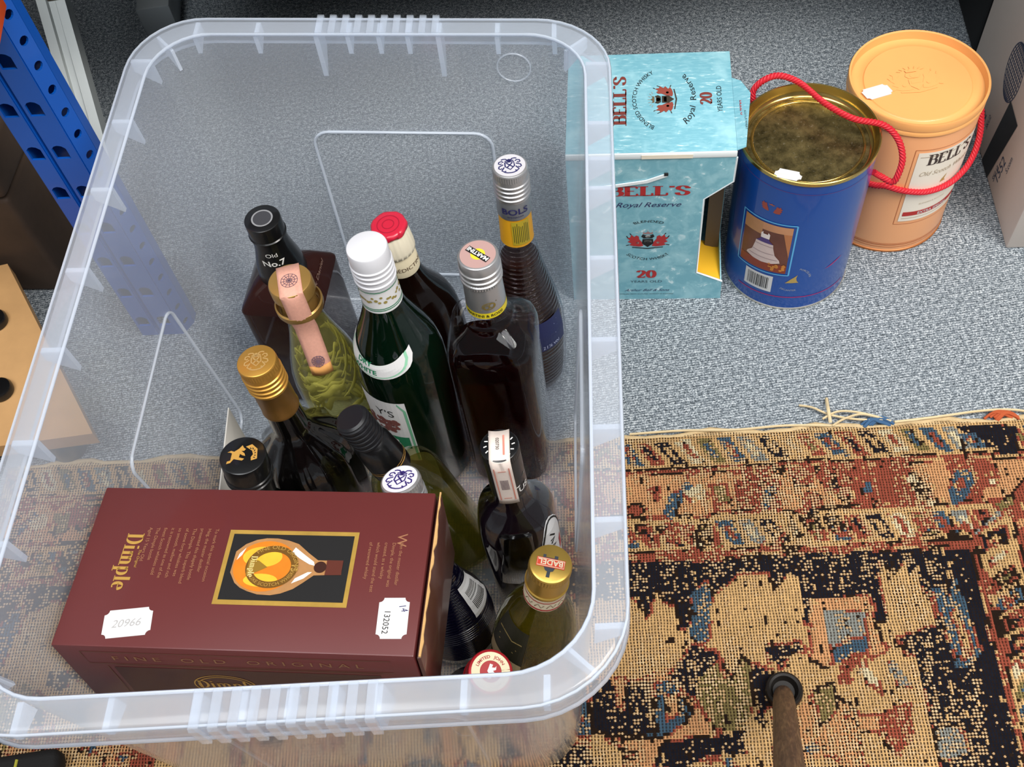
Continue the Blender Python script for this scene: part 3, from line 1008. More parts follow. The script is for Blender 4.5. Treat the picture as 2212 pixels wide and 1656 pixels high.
for i in range(44):
    a = rr.uniform(0, 2 * PI)
    z = rr.uniform(20, 150)
    pts = []
    for j in range(6):
        rm = min(27, b.rad(z + j * 5, 0) * .78)
        pts.append((rm * math.cos(a + j * .32) * b.k, rm * math.sin(a + j * .32) * b.k, (z + j * rr.uniform(1, 7)) * b.k))
    P = spline(pts, 3)
    wl = rr.uniform(3.5, 7.5)
    vs, fs = [], []
    for j, p in enumerate(P):
        t = j / (len(P) - 1)
        hw = wl * b.k * math.sin(PI * min(max(t, .06), .94))
        d = Vector((p.x, p.y, 0)).normalized()
        vs += [p + Vector((0, 0, hw)) + d * .0008, p - Vector((0, 0, hw)) * .8]
    for j in range(len(P) - 1):
        fs.append((2 * j, 2 * j + 1, 2 * j + 3, 2 * j + 2))
    lf = mk('herb_leaf', vs, fs, leafm, b.root, 60)
    so = lf.modifiers.new('thick', 'SOLIDIFY')
    so.thickness = .0006

# ---- gold-capped dark bottle with a fluted round body
blackglass = pbr('near_black_glass', '#080606', .04, coat=1.0)
b = Bottle('brandy_bottle', 'black fluted round-bodied bottle with gold screw cap and bronze sleeve', (-.182, .480, .0105), (-.1915, .494, .2475), 0, 238)
b.glass([(0, 34), (3, 39), (20, 41, None, 2, 12, .012), (60, 42, None, 2, 12, .02), (96, 42, None, 2, 12, .03), (115, 38.5, None, 2, 12, .05), (126, 31, None, 2, 12, .05), (136, 22, None, 2, 12, .03), (142, 17.2), (150, 15.6), (176, 14.6), (205, 14.4)], blackglass, 96, ang=60)
bronze = pbr('bronze_foil', '#86602f', .38, .6, var=.25, vscale=70)
b.part('neck_sleeve', [(174, 15.4), (176, 15.9), (178, 15.4), (206, 15.2), (207, 15.7)], bronze)
goldcap = pbr('bright_gold_cap', '#d8a14a', .34, .7)
b.cap(206, 238, 15.8, goldcap, rings=(209, 214, 219, 224))
printed('embossed_crest', xf(crest2d(), 1.15, 1.15), pbr('embossed_gold', '#efc57c', .3, .6), b.root, b.flat(238))
printed('neck_band', merge(strokes([[(-40, 0), (-20, 0), (0, 0), (20, 0), (40, 0)]], 1.2)), GOLDM, b.root, b.wrap(-90, 180, .2, 15.4))

# ---- black cap with golden ram
dkgreen = pbr('dark_green_glass', '#03160b', .05, coat=.8, trans=.25)
b = Bottle('liqueur_bottle', 'dark green bottle under a black cap printed with a golden animal', (-.2265, .4130, .0105), (-.2128, .4337, .2115), -20, 200)
b.glass([(0, 26), (3, 29), (95, 29), (115, 26), (135, 17), (150, 14.6), (170, 14.6)], dkgreen)
b.part('neck_sleeve', [(148, 15.8), (172, 15.6)], BLACKP)
b.cap(171, 200, 18.2, BLACKP, knurl=False, rings=(175, 180), edge=1.6)
goldp = pbr('gold_print', '#d4a14f', .4, .3)
ram = [(-9, 3.2), (-6.5, 4.4), (-4.4, 3.4), (-1.2, 5.6), (1.0, 8.2), (2.0, 6.0), (3.4, 4.8), (2.2, 3.4), (.4, 3.6), (2.6, 1.4), (3.2, -.8), (1.4, -.2), (-.4, 1.2), (-1.0, -1.6), (2.6, -3.0), (1.2, -4.4), (-2.2, -3.4), (-4.4, -2.6), (-6.6, -5.6), (-9.2, -6.2), (-8.8, -4.2), (-6.6, -3.6), (-6.2, -.4), (-5.8, 2.2), (-7.2, 3.0)]
printed('ram_print', xf(poly2d(ram), 1.15, 1.15, -1.5, 0), goldp, b.root, b.flat(200, 18))
badge = [(3.2, 6.8), (7.4, 8.4), (11.2, 4.2), (11.2, -3.8), (7.2, -5.0), (7.0, -2.2), (8.4, 0), (7.6, 3.0), (5.8, 4.6)]
bd = printed('badge_print', xf(poly2d(badge), 1.15, 1.15, -1.5, 0), goldp, b.root, b.flat(200, 18))
printed('badge_rays', strokes([[(5.6, 6.4), (6.6, 5.0)], [(7.6, 6.2), (8.2, 4.4)], [(9.4, 4.2), (9.0, 2.6)], [(10.3, 1.6), (9.2, .8)], [(10.3, -1.2), (9.0, -1.2)], [(9.8, -3.4), (8.4, -2.8)]], .8), INK, bd, b.flat(200, 18, .35))
printed('neck_scroll', strokes([[(-8, 0), (-5, 5), (-2, 0), (1, 5), (4, 0), (7, 4)], [(-6, -2), (6, -2)]], .9), pbr('dull_gold', '#8a6f3c', .4, .4), b.root, b.wrap(-70, 156, .2, 15.8))

# ---- olive bottle with black ribbed stopper, leaning left
olive_glass = clear('olive_clear_glass', (.78, .78, .58, 1), 1.1)
olive_liq = clear('olive_spirit', (.72, .71, .46, 1), .6, haze=.22, hazecol=hx('#9a9452'))
b = Bottle('olive_bottle', 'olive glass bottle with black ribbed stopper leaning to the left', (-.0690, .4205, .014), (-.1262, .4455, .222), 12, 222)
b.glass([(0, 30, 30, 3), (3, 33, 33, 3.4), (108, 33, 33, 3.4), (122, 31, 31, 3), (134, 25, 25, 2.5), (143, 18, 18, 2), (150, 15), (160, 14.5)], olive_glass)
b.fill(112, olive_liq, .92)
b.part('stopper_sleeve', [(146, 17.2), (150, 17.6), (170, 17.2), (186, 16.2), (190, 13.5)], BLACKP)
printed('gold_line', merge(strokes([[(i * 4 - 56, 0) for i in range(29)]], 1.0), strokes([[(i * 4 - 56, 2.6) for i in range(29)]], .5)), goldp, b.root, b.wrap(-90, 158, .3, 17.6))
rows = [(188, 12)]
for i in range(6):
    z = 190 + i * 5
    rows += [(z, 12.6), (z + .8, 14.6), (z + 3.2, 14.6), (z + 4, 12.6)]
rows += [(220.5, 13.6), (222, 11.5)]
b.part('ribbed_stopper', rows, pbr('black_rubber', '#17171a', .38), 64, 30)

# ---- white-capped green wine bottle
green_dk = pbr('bottle_green_glass', '#04170c', .04, coat=.2, trans=.3)
b = Bottle('vermouth_bottle', 'tall dark green wine bottle with white screw cap and crescent label', (-.0875, .5195, .0105), (-.0903, .5345, .3125), 0, 304)
b.glass([(0, 34), (3, 38), (8, 39), (160, 39), (176, 38), (192, 34.5), (206, 29), (220, 23), (234, 18), (246, 15.4), (256, 14.6), (268, 14.4)], green_dk)
b.part('neck_label', [(243, 16.4), (245, 16.2), (270, 15.2)], WHITEP, cap0=False, cap1=False)
printed('neck_stripe', merge(*[strokes([[(i * 4 - 50, yy) for i in range(26)]], .9) for yy in (-11, -9, 10.5)]), INKGREEN, b.root, b.wrap(-90, 257, .3, 16.3))
vine = []
for i in range(14):
    x = -45 + i * 7
    vine += [disc(x, rnd.uniform(-3, 3), 1.6, n=8), disc(x + 2.5, rnd.uniform(-4, 1), 1.3, n=8), disc(x + 4.5, rnd.uniform(-1, 3.5), 1.2, n=8)]
printed('vine_print', poly2d(*vine), pbr('vine_ink', '#9a8a4a', .6, var=.5, vscale=250), b.root, b.wrap(-90, 257.5, .3, 15.9))
whitecap = pbr('white_cap', '#d6d6da', .35)
b.cap(268, 304, 15.9, whitecap, knurl=False, rings=(272, 278, 283, 288), edge=1.8)
cres = disc(0, 0, 36, 28, 40, 190, 350) + [(26, 5), (14, -8), (0, -12), (-14, -8), (-26, 5)]
def inner(vf, s):
    return [(x * s, y * s - 1.2) for x, y in vf]
# the crescent is meshed in strips so that it follows the shoulder
def crescent(k, dy=0.0):
    V, Fc = [], []
    n = 24
    for i in range(n + 1):
        x = (-1 + 2 * i / n) * 35 * k
        lo = -27 * k * math.sqrt(max(0, 1 - (x / (35.5 * k)) ** 2)) + dy
        hi = -12 * k + 16 * k * abs(x / (35 * k)) ** 1.7 + dy
        hi = max(hi, lo + .01)
        for j in range(5):
            V.append((x, lo + (hi - lo) * j / 4))
    for i in range(n):
        for j in range(4):
            a = i * 5 + j
            Fc.append((a, a + 5, a + 6, a + 1))
    return V, Fc
cl = printed('crescent_label', crescent(.92), WHITEP, b.root, b.wrap(-125, 206, .5))
printed('crescent_border', crescent(.79, -2.2), pbr('pale_green_ink', '#8fc9a6', .6), cl, b.wrap(-125, 206, .75))
printed('crescent_field', crescent(.72, -3.0), WHITEP, cl, b.wrap(-125, 206, .95))
printed('lettering', xf(lines2d(['DRY', 'WHITE'], 6.4, bold=.03), 1, 1, -7, -13), INKGREEN, cl, b.wrap(-125, 206, 1.2))
ml = b.label('main_label', -142, 104, 66, 92, WHITEP, .4)
printed('label_border', strokes([[(-31, -44), (31, -44), (31, 34), (26, 44), (-26, 44), (-31, 34), (-31, -44)]], 2.4), pbr('green_border', '#6fae8a', .6), ml, b.wrap(-142, 104, .6))
printed('lettering', text2d("Y'S", 13, wide=1.1), INK, ml, b.wrap(-124, 128, .65))
printed('grape_print', poly2d(*[disc(rnd.uniform(-20, 22), rnd.uniform(-8, 9), rnd.uniform(1.5, 3.2), n=8) for _ in range(60)]), pbr('grape_ink', '#7d4a45', .6, var=.5, vscale=250), ml, b.wrap(-142, 112, .65))
gb = printed('green_band', grid2d(-28, 28, -9, 9, 14, 2), INKGREEN, ml, b.wrap(-142, 88, .65))
printed('lettering', text2d('B', 13, bold=.03), WHITEP, gb, b.wrap(-120, 83.5, .9))

# ---- red wax topped bottle
brown_dk = pbr('dark_brown_glass', '#140a06', .05, coat=.2, trans=.3)
b = Bottle('herbal_liqueur_bottle', 'dark brown bottle with red wax seal on top and cream paper neck', (-.066, .603, .0105), (-.0805, .6105, .2465), 0, 238)
b.glass([(0, 34), (3, 38), (110, 39), (128, 37), (142, 32), (154, 25), (166, 19), (178, 15.6), (192, 14.4), (225, 14)], brown_dk)
b.part('neck_label', [(184, 15.4), (186, 15.6), (207, 15.2), (208, 14.8)], CREAM, cap0=False, cap1=False)
printed('lettering', text2d('BÉNÉDICTINE', 6.4), pbr('brown_ink', '#5c4632', .6), b.root, b.wrap(-72, 192, .35, 15.5))
b.part('cream_sleeve', [(207, 15.2), (208, 16.6), (212, 16.9, None, 2, 22, .012), (228, 15.6, None, 2, 22, .02), (234, 14)], pbr('cream_foil', '#e9dfc6', .5), 88, 50)
b.part('wax_seal', [(231, 12.5), (232.5, 15.4, None, 2, 7, .03), (235.5, 15.8, None, 2, 9, .03), (237.6, 14.8, None, 2, 7, .02), (238, 13)], pbr('red_wax', '#c4213a', .35, coat=.3, bump=.25, bscale=260), 64, 60)
printed('seal_ring', strokes([disc(0, 0, 9.5, n=30) + [(9.5, 0)], disc(0, 0, 5, n=20) + [(5, 0)]], .7), pbr('dark_red', '#9c1a30', .4), b.root, b.flat(238))

# ---- square dark red bottle with silver cap
pinkclear = clear('clear_flint_glass', (.955, .94, .95, 1), 1.2)
red_liq = liquid('dark_red_aperitif', hx('#7a1c12'), hx('#5a1008'), .3)
b = Bottle('aperitif_bottle', 'square clear bottle of dark red aperitif with silver cap in the middle', (-.0085, .512, .0105), (-.0101, .5245, .2945), -12, 285)
b.glass([(0, 32, 32, 4), (3, 36, 36, 4.6), (165, 37, 37, 4.6), (184, 37, 37, 4.4), (194, 35, 35, 3.8), (202, 30, 30, 3.0), (208, 23, 23, 2.3), (211, 20.5), (214, 20), (217, 17), (225, 15.2), (250, 14.6)], pinkclear)
b.fill(160, red_liq, .93)
b.part('neck_foil', [(226, 16.0), (228, 16.2), (262, 15.4)], SILVERM)
b.part('yellow_band', [(226.5, 16.35), (233, 16.25)], pbr('yellow_print', '#e5cf26', .45), cap0=False, cap1=False)
printed('lettering', text2d('MARTINI & ROSSI', 4.2, bold=.02), INK, b.root, b.wrap(-90, 228.5, .35, 16.1))
printed('neck_emblem', strokes([disc(0, 0, 5.2, 3.8, 26) + [(5.2, 0)], [(-7, -4), (7, 4)], disc(-1.8, -.6, 2, 2.4, 16) + [(.2, -.6)], disc(2.4, .4, 2, 2.4, 16) + [(4.4, .4)]], .8), pbr('dull_gold_ink', '#8d7838', .4, .3), b.root, b.wrap(-72, 241, .35, 15.9))
b.cap(260, 285, 15.8, SILVERM, knurl=False, rings=(263, 268, 274), edge=1.4)
b.part('knurl_ring', [(259.5, 15.6), (260, 16.2, None, 2, 48, .02), (264, 16.2, None, 2, 48, .02), (264.4, 15.6)], SILVERM, 96, 30)
pk = printed('cap_disc', poly2d(disc(0, 0, 13.8, n=40)), pbr('pink_champagne_print', '#d3aba4', .42, .35), b.root, b.flat(285, 0, .15))
yd = printed('yellow_ball', poly2d(disc(0, 0, 5.6, n=28)), pbr('yellow_ball', '#e3cc35', .45), pk, b.flat(285, -36, .3))
bb = printed('logo_bar', poly2d([(-10.5, -2.7), (10.5, -2.7), (10.5, 2.7), (-10.5, 2.7)]), INK, pk, b.flat(285, 144, .45))
printed('lettering', text2d('MARTINI', 4.9, bold=.03, wide=1.05), INKWHITE, bb, lambda x, y, f=b.flat(285, 144, .6): f(x, y - 1.75))

# ---- ribbed liqueur bottles
def bols_rows(tot=295):
    base = [(0, 34), (4, 37), (30, 38.5), (60, 39.5), (90, 38.5), (115, 34.5), (140, 28), (165, 22), (190, 17.5), (206, 15.2)]
    rows = []
    z = 0.0
    def rr_(z):
        for a, c in zip(base, base[1:]):
            if a[0] <= z <= c[0]:
                t = (z - a[0]) / (c[0] - a[0])
                return a[1] + (c[1] - a[1]) * t
        return base[-1][1]
    rows += [(0, 33), (4, 36.5)]
    z = 14.0
    while z < 204:
        q = rr_(z)
        rows += [(z, q - .15), (z + 1.6, q + .3), (z + 3.4, q + .3), (z + 5.0, q - .15)]
        z += 5.2
    rows += [(206, 14.8), (250, 14.2)]
    return rows
bols_glass = clear('clear_ribbed_glass', (.93, .93, .95, 1), 1.2)
bols_liq = pbr('amber_liqueur', '#2b120c', .25, trans=.25)
b = Bottle('ribbed_liqueur_bottle', 'tall ribbed bottle of amber liqueur with grey foil and yellow neck label', (.0215, .6005, .0105), (.0257, .6165, .286), 0, 295)
b.glass(bols_rows(), bols_glass, ang=50)
b.fill(182, bols_liq, .93)
b.part('yellow_neck_label', [(208, 15.6), (210, 15.4), (243, 14.9)], pbr('amber_yellow_label', '#eaa921', .5), cap0=False, cap1=False)
gl = b.label('fine_print_panel', -78, 226, 17, 30, pbr('olive_yellow', '#c2a92c', .5), .35, r=15.4)
printed('fine_print', strokes([[(-6.8 + 1.7 * i, -13 + rnd.uniform(0, 2)), (-6.8 + 1.7 * i, 13 - rnd.uniform(0, 5))] for i in range(9)], .55), pbr('olive_ink', '#4a4b22', .6), gl, b.wrap(-78, 226, .5, 15.4))
b.part('grey_foil', [(242, 15.2), (243, 15.6), (263, 15.1)], pbr('grey_foil', '#9b9da0', .4, .55))
printed('lettering', text2d('BOLS', 9.5, bold=.02, wide=1.15), INKNAVY, b.root, b.wrap(-92, 250, .35, 15.4))
printed('lettering', text2d('AMSTERDAM', 2.6), INKNAVY, b.root, b.wrap(-92, 246, .35, 15.4))
b.cap(262, 295, 15.4, SILVERM, rings=(266, 271, 276, 281), edge=1.6)
printed('cap_face', poly2d(disc(0, 0, 13.6, n=40)), pbr('white_silver_print', '#dcd9dd', .4, .2), b.root, b.flat(295, 0, .12))
printed('cap_crest', xf(crest2d(1.2), 1, 1), INKNAVY, b.root, b.flat(295, 0, .3))
bl_lab = b.label('blue_label', -62, 96, 46, 40, pbr('navy_label', '#27305f', .45), 1.0)
printed('fine_print', strokes([[(-20 + rnd.uniform(0, 2), 14 - i * 4), (18 - rnd.uniform(0, 9), 14 - i * 4)] for i in range(5)], .7), pbr('pale_blue_ink', '#a9b2d6', .6), bl_lab, b.wrap(-62, 96, 1.25))
printed('lettering', text2d('21% vol', 6.5), pbr('pale_blue_ink2', '#c4cbe8', .6), bl_lab, b.wrap(-58, 79, 1.3))

navyglass = pbr('navy_ribbed_glass', '#07061a', .05, coat=1.0)
b = Bottle('ribbed_liqueur_bottle', 'small dark blue ribbed bottle with white crested cap tucked under the burgundy carton', (-.0755, .3345, .0105), (-.0948, .3956, .2045), 0, 295)
q = [(z * .68 if z <= 206 else 140 + (z - 206) * 2.2, r * (1.28 if z <= 206 else 1.55)) for z, r in bols_rows()]
q = [(z, r if z < 120 else min(r, 24)) for z, r in q]
b.glass(q, navyglass, ang=50)
b.part('foil', [(236, 22.5), (262, 22.8)], SILVERM)
b.cap(258, 295, 23.5, SILVERM, rings=(264, 270, 276), edge=2.2)
printed('cap_face', poly2d(disc(0, 0, 21, n=40)), pbr('white_cap_print', '#e8e4ea', .45), b.root, b.flat(295, 0, .15))
printed('cap_crest', xf(crest2d(1.95), 1, 1), pbr('violet_ink', '#3a2d72', .5), b.root, b.flat(295, -22, .4))
bcl = b.label('barcode_label', -18, 92, 40, 44, WHITEP, 1.2)
printed('barcode', strokes([[(-13 + 1.9 * i, -15 + 2 * j) for j in range(15)] for i in range(14)], .9), INK, bcl, b.wrap(-18, 92, 1.6))

# ---- black capped bottle sealed with a paper tax strip
plum = pbr('plum_black_glass', '#120a10', .06, coat=1.0)
b = Bottle('bitters_bottle', 'plum-black bottle with white paper strip over its black cap', (-.0090, .3765, .0105), (-.0162, .3890, .2430), -6, 234)
b.glass([(0, 28, 25, 3.2), (3, 31, 28, 3.4), (118, 32, 29, 3.4), (134, 31, 28, 3.0), (146, 28, 24, 2.6), (156, 20, 18, 2.2), (164, 14.8), (180, 13.6), (205, 13)], plum)
b.part('fluted_facet', [(60, 20, 4, 2.2), (62, 22, 5, 2.2), (140, 13, 5, 2.2), (142, 11, 4, 2.2)], blackglass).location = (0, -25.5 * b.k, 0)
b.part('neck_sleeve', [(176, 14.2), (180, 14.6), (204, 14.2)], BLACKP)
b.cap(203, 234, 14.4, BLACKP, knurl=True, edge=1.0)
printed('white_flash', poly2d([(-7, -5), (3, 5), (7, 5), (-3, -5)]), INKWHITE, b.root, b.wrap(-38, 196, .4, 14.4))
printed('lettering', text2d('US', 9, bold=.02), INKWHITE, b.root, b.wrap(-34, 184, .4, 14.6))
printed('cap_lettering', strokes([[(9.2 * math.cos(a), 9.2 * math.sin(a)), (11.6 * math.cos(a + .08), 11.6 * math.sin(a + .08))] for a in [PI * i / 7 for i in range(14)]], .9), INKWHITE, b.root, b.flat(234, 0, .3))
taxp = pbr('white_tax_paper', '#ecdcd0', .7, var=.07, vscale=300)
ts = strip(b, [(0, 12, 234.5), (0, 0, 234.6), (0, -12, 234.5), (0, -14.8, 233), (0, -15.2, 220), (0, -15.4, 204), (0, -15.6, 190), (0, -15.4, 180), (0, -15.6, 174)], 15.5, taxp, 'tax_strip', b.root, .018)
pinkin = pbr('pink_ink', '#d88a78', .6)
printed('strip_print', strokes([[(-5.6, 180), (-5.6, 226)], [(5.6, 180), (5.6, 226)], [(-3, 183), (3, 183)], [(-3, 222), (3, 222)]], .9), pinkin, ts, lambda x, y: (x * b.k, (-15.95 + x * x * .018) * b.k, y * b.k))
printed('strip_print', strokes([[(0 + .9 * i, 196), (0 + .9 * i, 210)] for i in range(-3, 4)], .4), greyink, ts, lambda x, y: (x * b.k, (-15.95 + x * x * .018) * b.k, y * b.k))
printed('lettering', text2d('020730', 3.4), INK, ts, lambda x, y: ((y - 2.4) * b.k, (-x + 1) * b.k, 235.1 * b.k))
printed('strip_print', strokes([[(3.4, -9), (3.4, 8)]], 1.3), pinkin, ts, lambda x, y: (x * b.k, y * b.k, 235.1 * b.k))
ol = printed('oval_label', [grid2d(-1, 1, -1, 1, 14, 14)][0], WHITEP, b.root, lambda x, y, f=b.wrap(-30, 104, .5): f(x * 17 * math.sqrt(max(0, 1 - .98 * y * y)), y * 40))
printed('oval_border', strokes([[(16 * math.cos(a * .2618), 38 * math.sin(a * .2618)) for a in range(25)]], 1.6), INK, ol, b.wrap(-30, 104, .8))
printed('oval_marks', strokes([[(-6, 26), (-1, 20)], [(-7, 18), (-2, 18), (-7, 14)], [(-7, 10), (-2, 8), (-7, 5)], [(-7, 1), (-2, 1)], [(-7, -4), (-2, -4), (-2, -8)], [(-7, -13), (-2, -11)], [(-6, -18), (-2, -20)]], 1.7), INK, ol, b.wrap(-30, 104, .8))
printed('red_cross', poly2d([(4, -14), (10, -14), (10, 4), (4, 4)]), INKRED, ol, b.wrap(-30, 104, .8))

# ---- round olive bottle with gold cap
bad_glass = clear('olive_green_glass', (.80, .80, .52, 1), 1.2)
bad_liq = clear('olive_brandy', (.55, .49, .17, 1), .6, haze=.28, hazecol=hx('#8d7c2e'))
b = Bottle('pear_brandy_bottle', 'round-shouldered olive bottle with gold cap in the front right corner', (-.0290, .290, .0105), (.0068, .2955, .2365), 0, 228)
b.glass([(0, 26), (3, 29.5), (20, 31), (70, 32.5), (96, 33), (116, 32), (136, 28.5), (154, 23.5), (170, 18), (178, 15.4), (186, 14.6), (205, 14.4)], bad_glass)
b.fill(138, bad_liq, .93)
b.part('neck_label', [(180, 15.4), (183, 15.5), (196, 14.9)], CREAM, cap0=False, cap1=False)
printed('neck_stripe', merge(strokes([[(i * 4 - 48, -5.6) for i in range(25)]], 2.2), strokes([[(i * 4 - 48, 6) for i in range(25)]], 1.2)), INKRED, b.root, b.wrap(-90, 188, .35, 15.3))
printed('neck_ornament', strokes([[(-18 + 9 * i, -2), (-15.5 + 9 * i, 3), (-13 + 9 * i, -2), (-11 + 9 * i, 2)] for i in range(5)], .7), pbr('brown_ink2', '#6d5030', .6), b.root, b.wrap(-95, 188, .35, 15.3))
b.cap(197, 228, 15.2, pbr('pale_gold_cap', '#d0aa52', .32, .75), knurl=True, rings=(201,), edge=2.0)
rb = printed('logo_panel', poly2d([(-10, -3.4), (10, -3.4), (10, 3.4), (-10, 3.4)]), pbr('orange_red_print', '#d4472e', .5), b.root, b.flat(228, 162, .45))
printed('logo_line', strokes([[(-9.4, -2.7), (9.4, -2.7), (9.4, 2.7), (-9.4, 2.7), (-9.4, -2.7)]], .45), CREAM, rb, b.flat(228, 162, .6))
printed('lettering', text2d('BADEL', 5.6, bold=.02, wide=1.05), CREAM, rb, lambda x, y, f=b.flat(228, 162, .75): f(x, y - 2.0))
printed('still_print', poly2d([(-4.5, -6), (-2, -6), (-2, -4), (4, -4), (4, -6), (6, -6), (6, -3.4), (-4.5, -3.4)], [(-3.5, 3.4), (4.5, 3.4), (3.2, 6), (1.6, 6.6), (2, 11), (-.6, 11), (-.6, 6.6), (-2.4, 6)]), pbr('slate_print', '#3a4048', .5), b.root, b.flat(228, 162, .3))
sl = b.label('side_label', -150, 122, 34, 62, pbr('dark_olive_label', '#2c2a1c', .5), .6)
printed('label_foot', grid2d(-17, 17, -31, -12, 10, 3), pbr('tan_label', '#c9b184', .6), sl, b.wrap(-150, 122, .9))
printed('label_marks', strokes([[(-13, 8), (-4, 10), (4, 8), (13, 10)], [(-10, 0), (10, 0)], [(-8, -5), (8, -5)]], 1.2), pbr('tan_ink', '#a08a55', .6), sl, b.wrap(-150, 128, .9))

# ---- red and cream capped dark bottle
b = Bottle('stout_bottle', 'black bottle with red and cream cap against the front wall of the bin', (-.0900, .262, .0105), (-.0448, .2375, .2075), 0, 200)
b.glass([(0, 22), (3, 25), (92, 25.5), (108, 24), (124, 20), (140, 16), (158, 13.8), (175, 13.5)], blackglass)
b.part('neck_sleeve', [(156, 14.6), (174, 14.6)], pbr('dark_red_foil', '#6d1420', .4, .3))
b.cap(172, 200, 15.8, pbr('red_cap', '#b3202a', .35, .3), knurl=False, rings=(176, 181), edge=1.6)
cr = printed('cap_cream_ring', strokes([disc(0, 0, 10.6, n=40) + [(10.6, 0)]], 6.0), pbr('cream_print', '#eadcb6', .45), b.root, b.flat(200, 0, .25))
printed('lettering', merge(arc2d('LIMITED', 3.0, 9.2, 118, bold=.02), arc2d('JOHN', 3.0, 9.2, 44, bold=.02)), INKRED, cr, b.flat(200, 0, .45))
printed('cap_disc', poly2d(disc(0, 0, 7.4, n=32)), INKRED, b.root, b.flat(200, 0, .3))
printed('rearing_figure', poly2d([(-3, -5), (-1.2, -2), (-2.4, .6), (-1, 3), (.2, 5.4), (2.2, 4.4), (1.2, 2.6), (3.4, 2.2), (4.4, 3.2), (3.8, .6), (1.6, .2), (3.0, -1.8), (2.2, -5), (.8, -2.6), (-.6, -4.8)]), INKWHITE, b.root, b.flat(200, 0, .5))

# ---- white card standing behind the bottles
card_m = pbr('white_card', '#dcd8d0', .75)
cv = [(-.2435, .5215, .147), (-.266, .466, .100), (-.262, .452, .0102), (-.238, .506, .0102)]
vs = [Vector(p) for p in cv] + [Vector(p) + Vector((-.001, .0007, 0)) for p in cv]
tag(fixn('paper_card', vs, [(0, 1, 2), (0, 2, 3), (6, 5, 4), (7, 6, 4), (0, 4, 5, 1), (1, 5, 6, 2), (2, 6, 7, 3), (3, 7, 4, 0)], card_m), 'folded white card propped between the left wall and the dark bottles', 'card')

# ------------------------------------------------------------------ burgundy whisky carton lying on the bottles
DM = Matrix(((0.981114, 0.192073, 0.022872, -.1963), (-0.193429, 0.974669, 0.112278, .3247), (-0.000727, -0.114581, 0.993414, .2442), (0, 0, 0, 1))) 
DM = Matrix.Translation((-.1884, .3118, .2717)) @ DM.to_3x3().to_4x4() @ Matrix.Scale(.958, 4)
dim = thing('whisky_carton', 'burgundy whisky carton lying on its side on top of the bottles', 'carton', mat=DM @ Matrix.Translation((0, 0, -.085)))
TZ = .085
burg = pbr('burgundy_card', '#5f2827', .42, coat=.15, var=.05, vscale=30)
burgd = pbr('dark_burgundy_card', '#3a1514', .42, coat=.2, var=.08, vscale=20)
browncard = pbr('brown_board_flap', '#4d2a22', .35, coat=.3, var=.3, vscale=14)
tanboard = pbr('raw_grey_board', '#c49a62', .85, bump=.4, bscale=900)
boxm('carton_body', -.125, .1208, -.0626, .0626, 0, TZ, burg, dim, .0012)
boxm('end_flap', .1222, .1250, -.0620, .0620, .0015, TZ - .003, browncard, dim, .0006)
edge = [(-.0626, .1240)]
rg = random.Random(11)
for i in range(25):
    edge.append((-.0626 + .1252 * i / 24, .1254 + rg.uniform(-.0007, .0010)))
edge += [(.0626, .1240)]
prism('torn_edge', edge, .0016, tanboard, dim, lambda y, x, z: (x, y, z), TZ - .0006)
def dtop(x, y, off=.0003):
    return (x / 1000, y / 1000, TZ + off)
def dfront(x, z, off=.0003):
    return (x / 1000, -.0626 - off, TZ + z / 1000)
def rot90(vf):      # print that reads from the back edge towards the viewer
    return [(y, -x) for x, y in vf[0]], vf[1]
goldfr = pbr('gold_frame_print', '#c9a24e', .35, .45, var=.4, vscale=40)
fr_ = printed('gold_frame', poly2d([(-22, -29.5), (71, -29.5), (71, 28.5), (-22, 28.5)]), goldfr, dim, lambda x, y: dtop(x, y, .0003))
bk = printed('picture_field', poly2d([(-18.6, -26), (68, -26), (68, 25.2), (-18.6, 25.2)]), INK, fr_, lambda x, y: dtop(x, y, .0005))
bot = [(-14.5, -5.4), (-14.2, 3), (-13.9, 11.0), (-8, 17), (-1.0, 20.5), (6, 22), (13.8, 22.0), (22, 20.5), (29.6, 17.9), (38, 11), (45.5, 5.5), (57.2, 5.4), (63.1, 5.4), (63.4, -5.4), (51.9, -5.8), (44.5, -6.2), (38, -12), (32.0, -16.9), (24, -20.5), (17.1, -22.0), (8, -21.6), (0.5, -19.4), (-5, -17), (-9.7, -13.3)]
gz = pbr('printed_clear_glass', '#a87a4c', .4, var=.3, vscale=60)
wp = printed('bottle_picture', poly2d(bot), gz, bk, lambda x, y: dtop(x, y, .0007))
printed('whisky_picture', poly2d(disc(9, 0, 22.4, 19.6, 36)), pbr('printed_amber', '#d8781f', .4, var=.35, vscale=45), bk, lambda x, y: dtop(x, y, .0009))
printed('amber_glow', poly2d(disc(6, 7, 14, 8, 28), disc(8, -11, 12, 5, 24)), pbr('printed_light_amber', '#f0b234', .4, var=.25, vscale=60), bk, lambda x, y: dtop(x, y, .0010))
printed('label_ring', strokes([[(14 + 16 * math.cos(a * PI / 20), -.5 + 14 * math.sin(a * PI / 20)) for a in range(41)]], 5.0), pbr('printed_brown_gold', '#6b4a1a', .4), bk, lambda x, y: dtop(x, y, .0011))
goldt = pbr('gold_lettering', '#c59a4c', .4, .3)
printed('lettering', merge(xf(arc2d('FINE OLD ORIGINAL', 4.0, 13.8, 60), 1.14, 1, 14, -.5), xf(arc2d('DE LUXE SCOTCH WHISKY', 3.6, 15.2, 270, inside=True), 1.14, 1, 14, -.5)), goldt, bk, lambda x, y: dtop(x, y, .0013))
printed('lettering', xf(rot90(text2d('15', 6.5, bold=.03)), 1, 1, 28, -1), goldt, bk, lambda x, y: dtop(x, y, .0013))
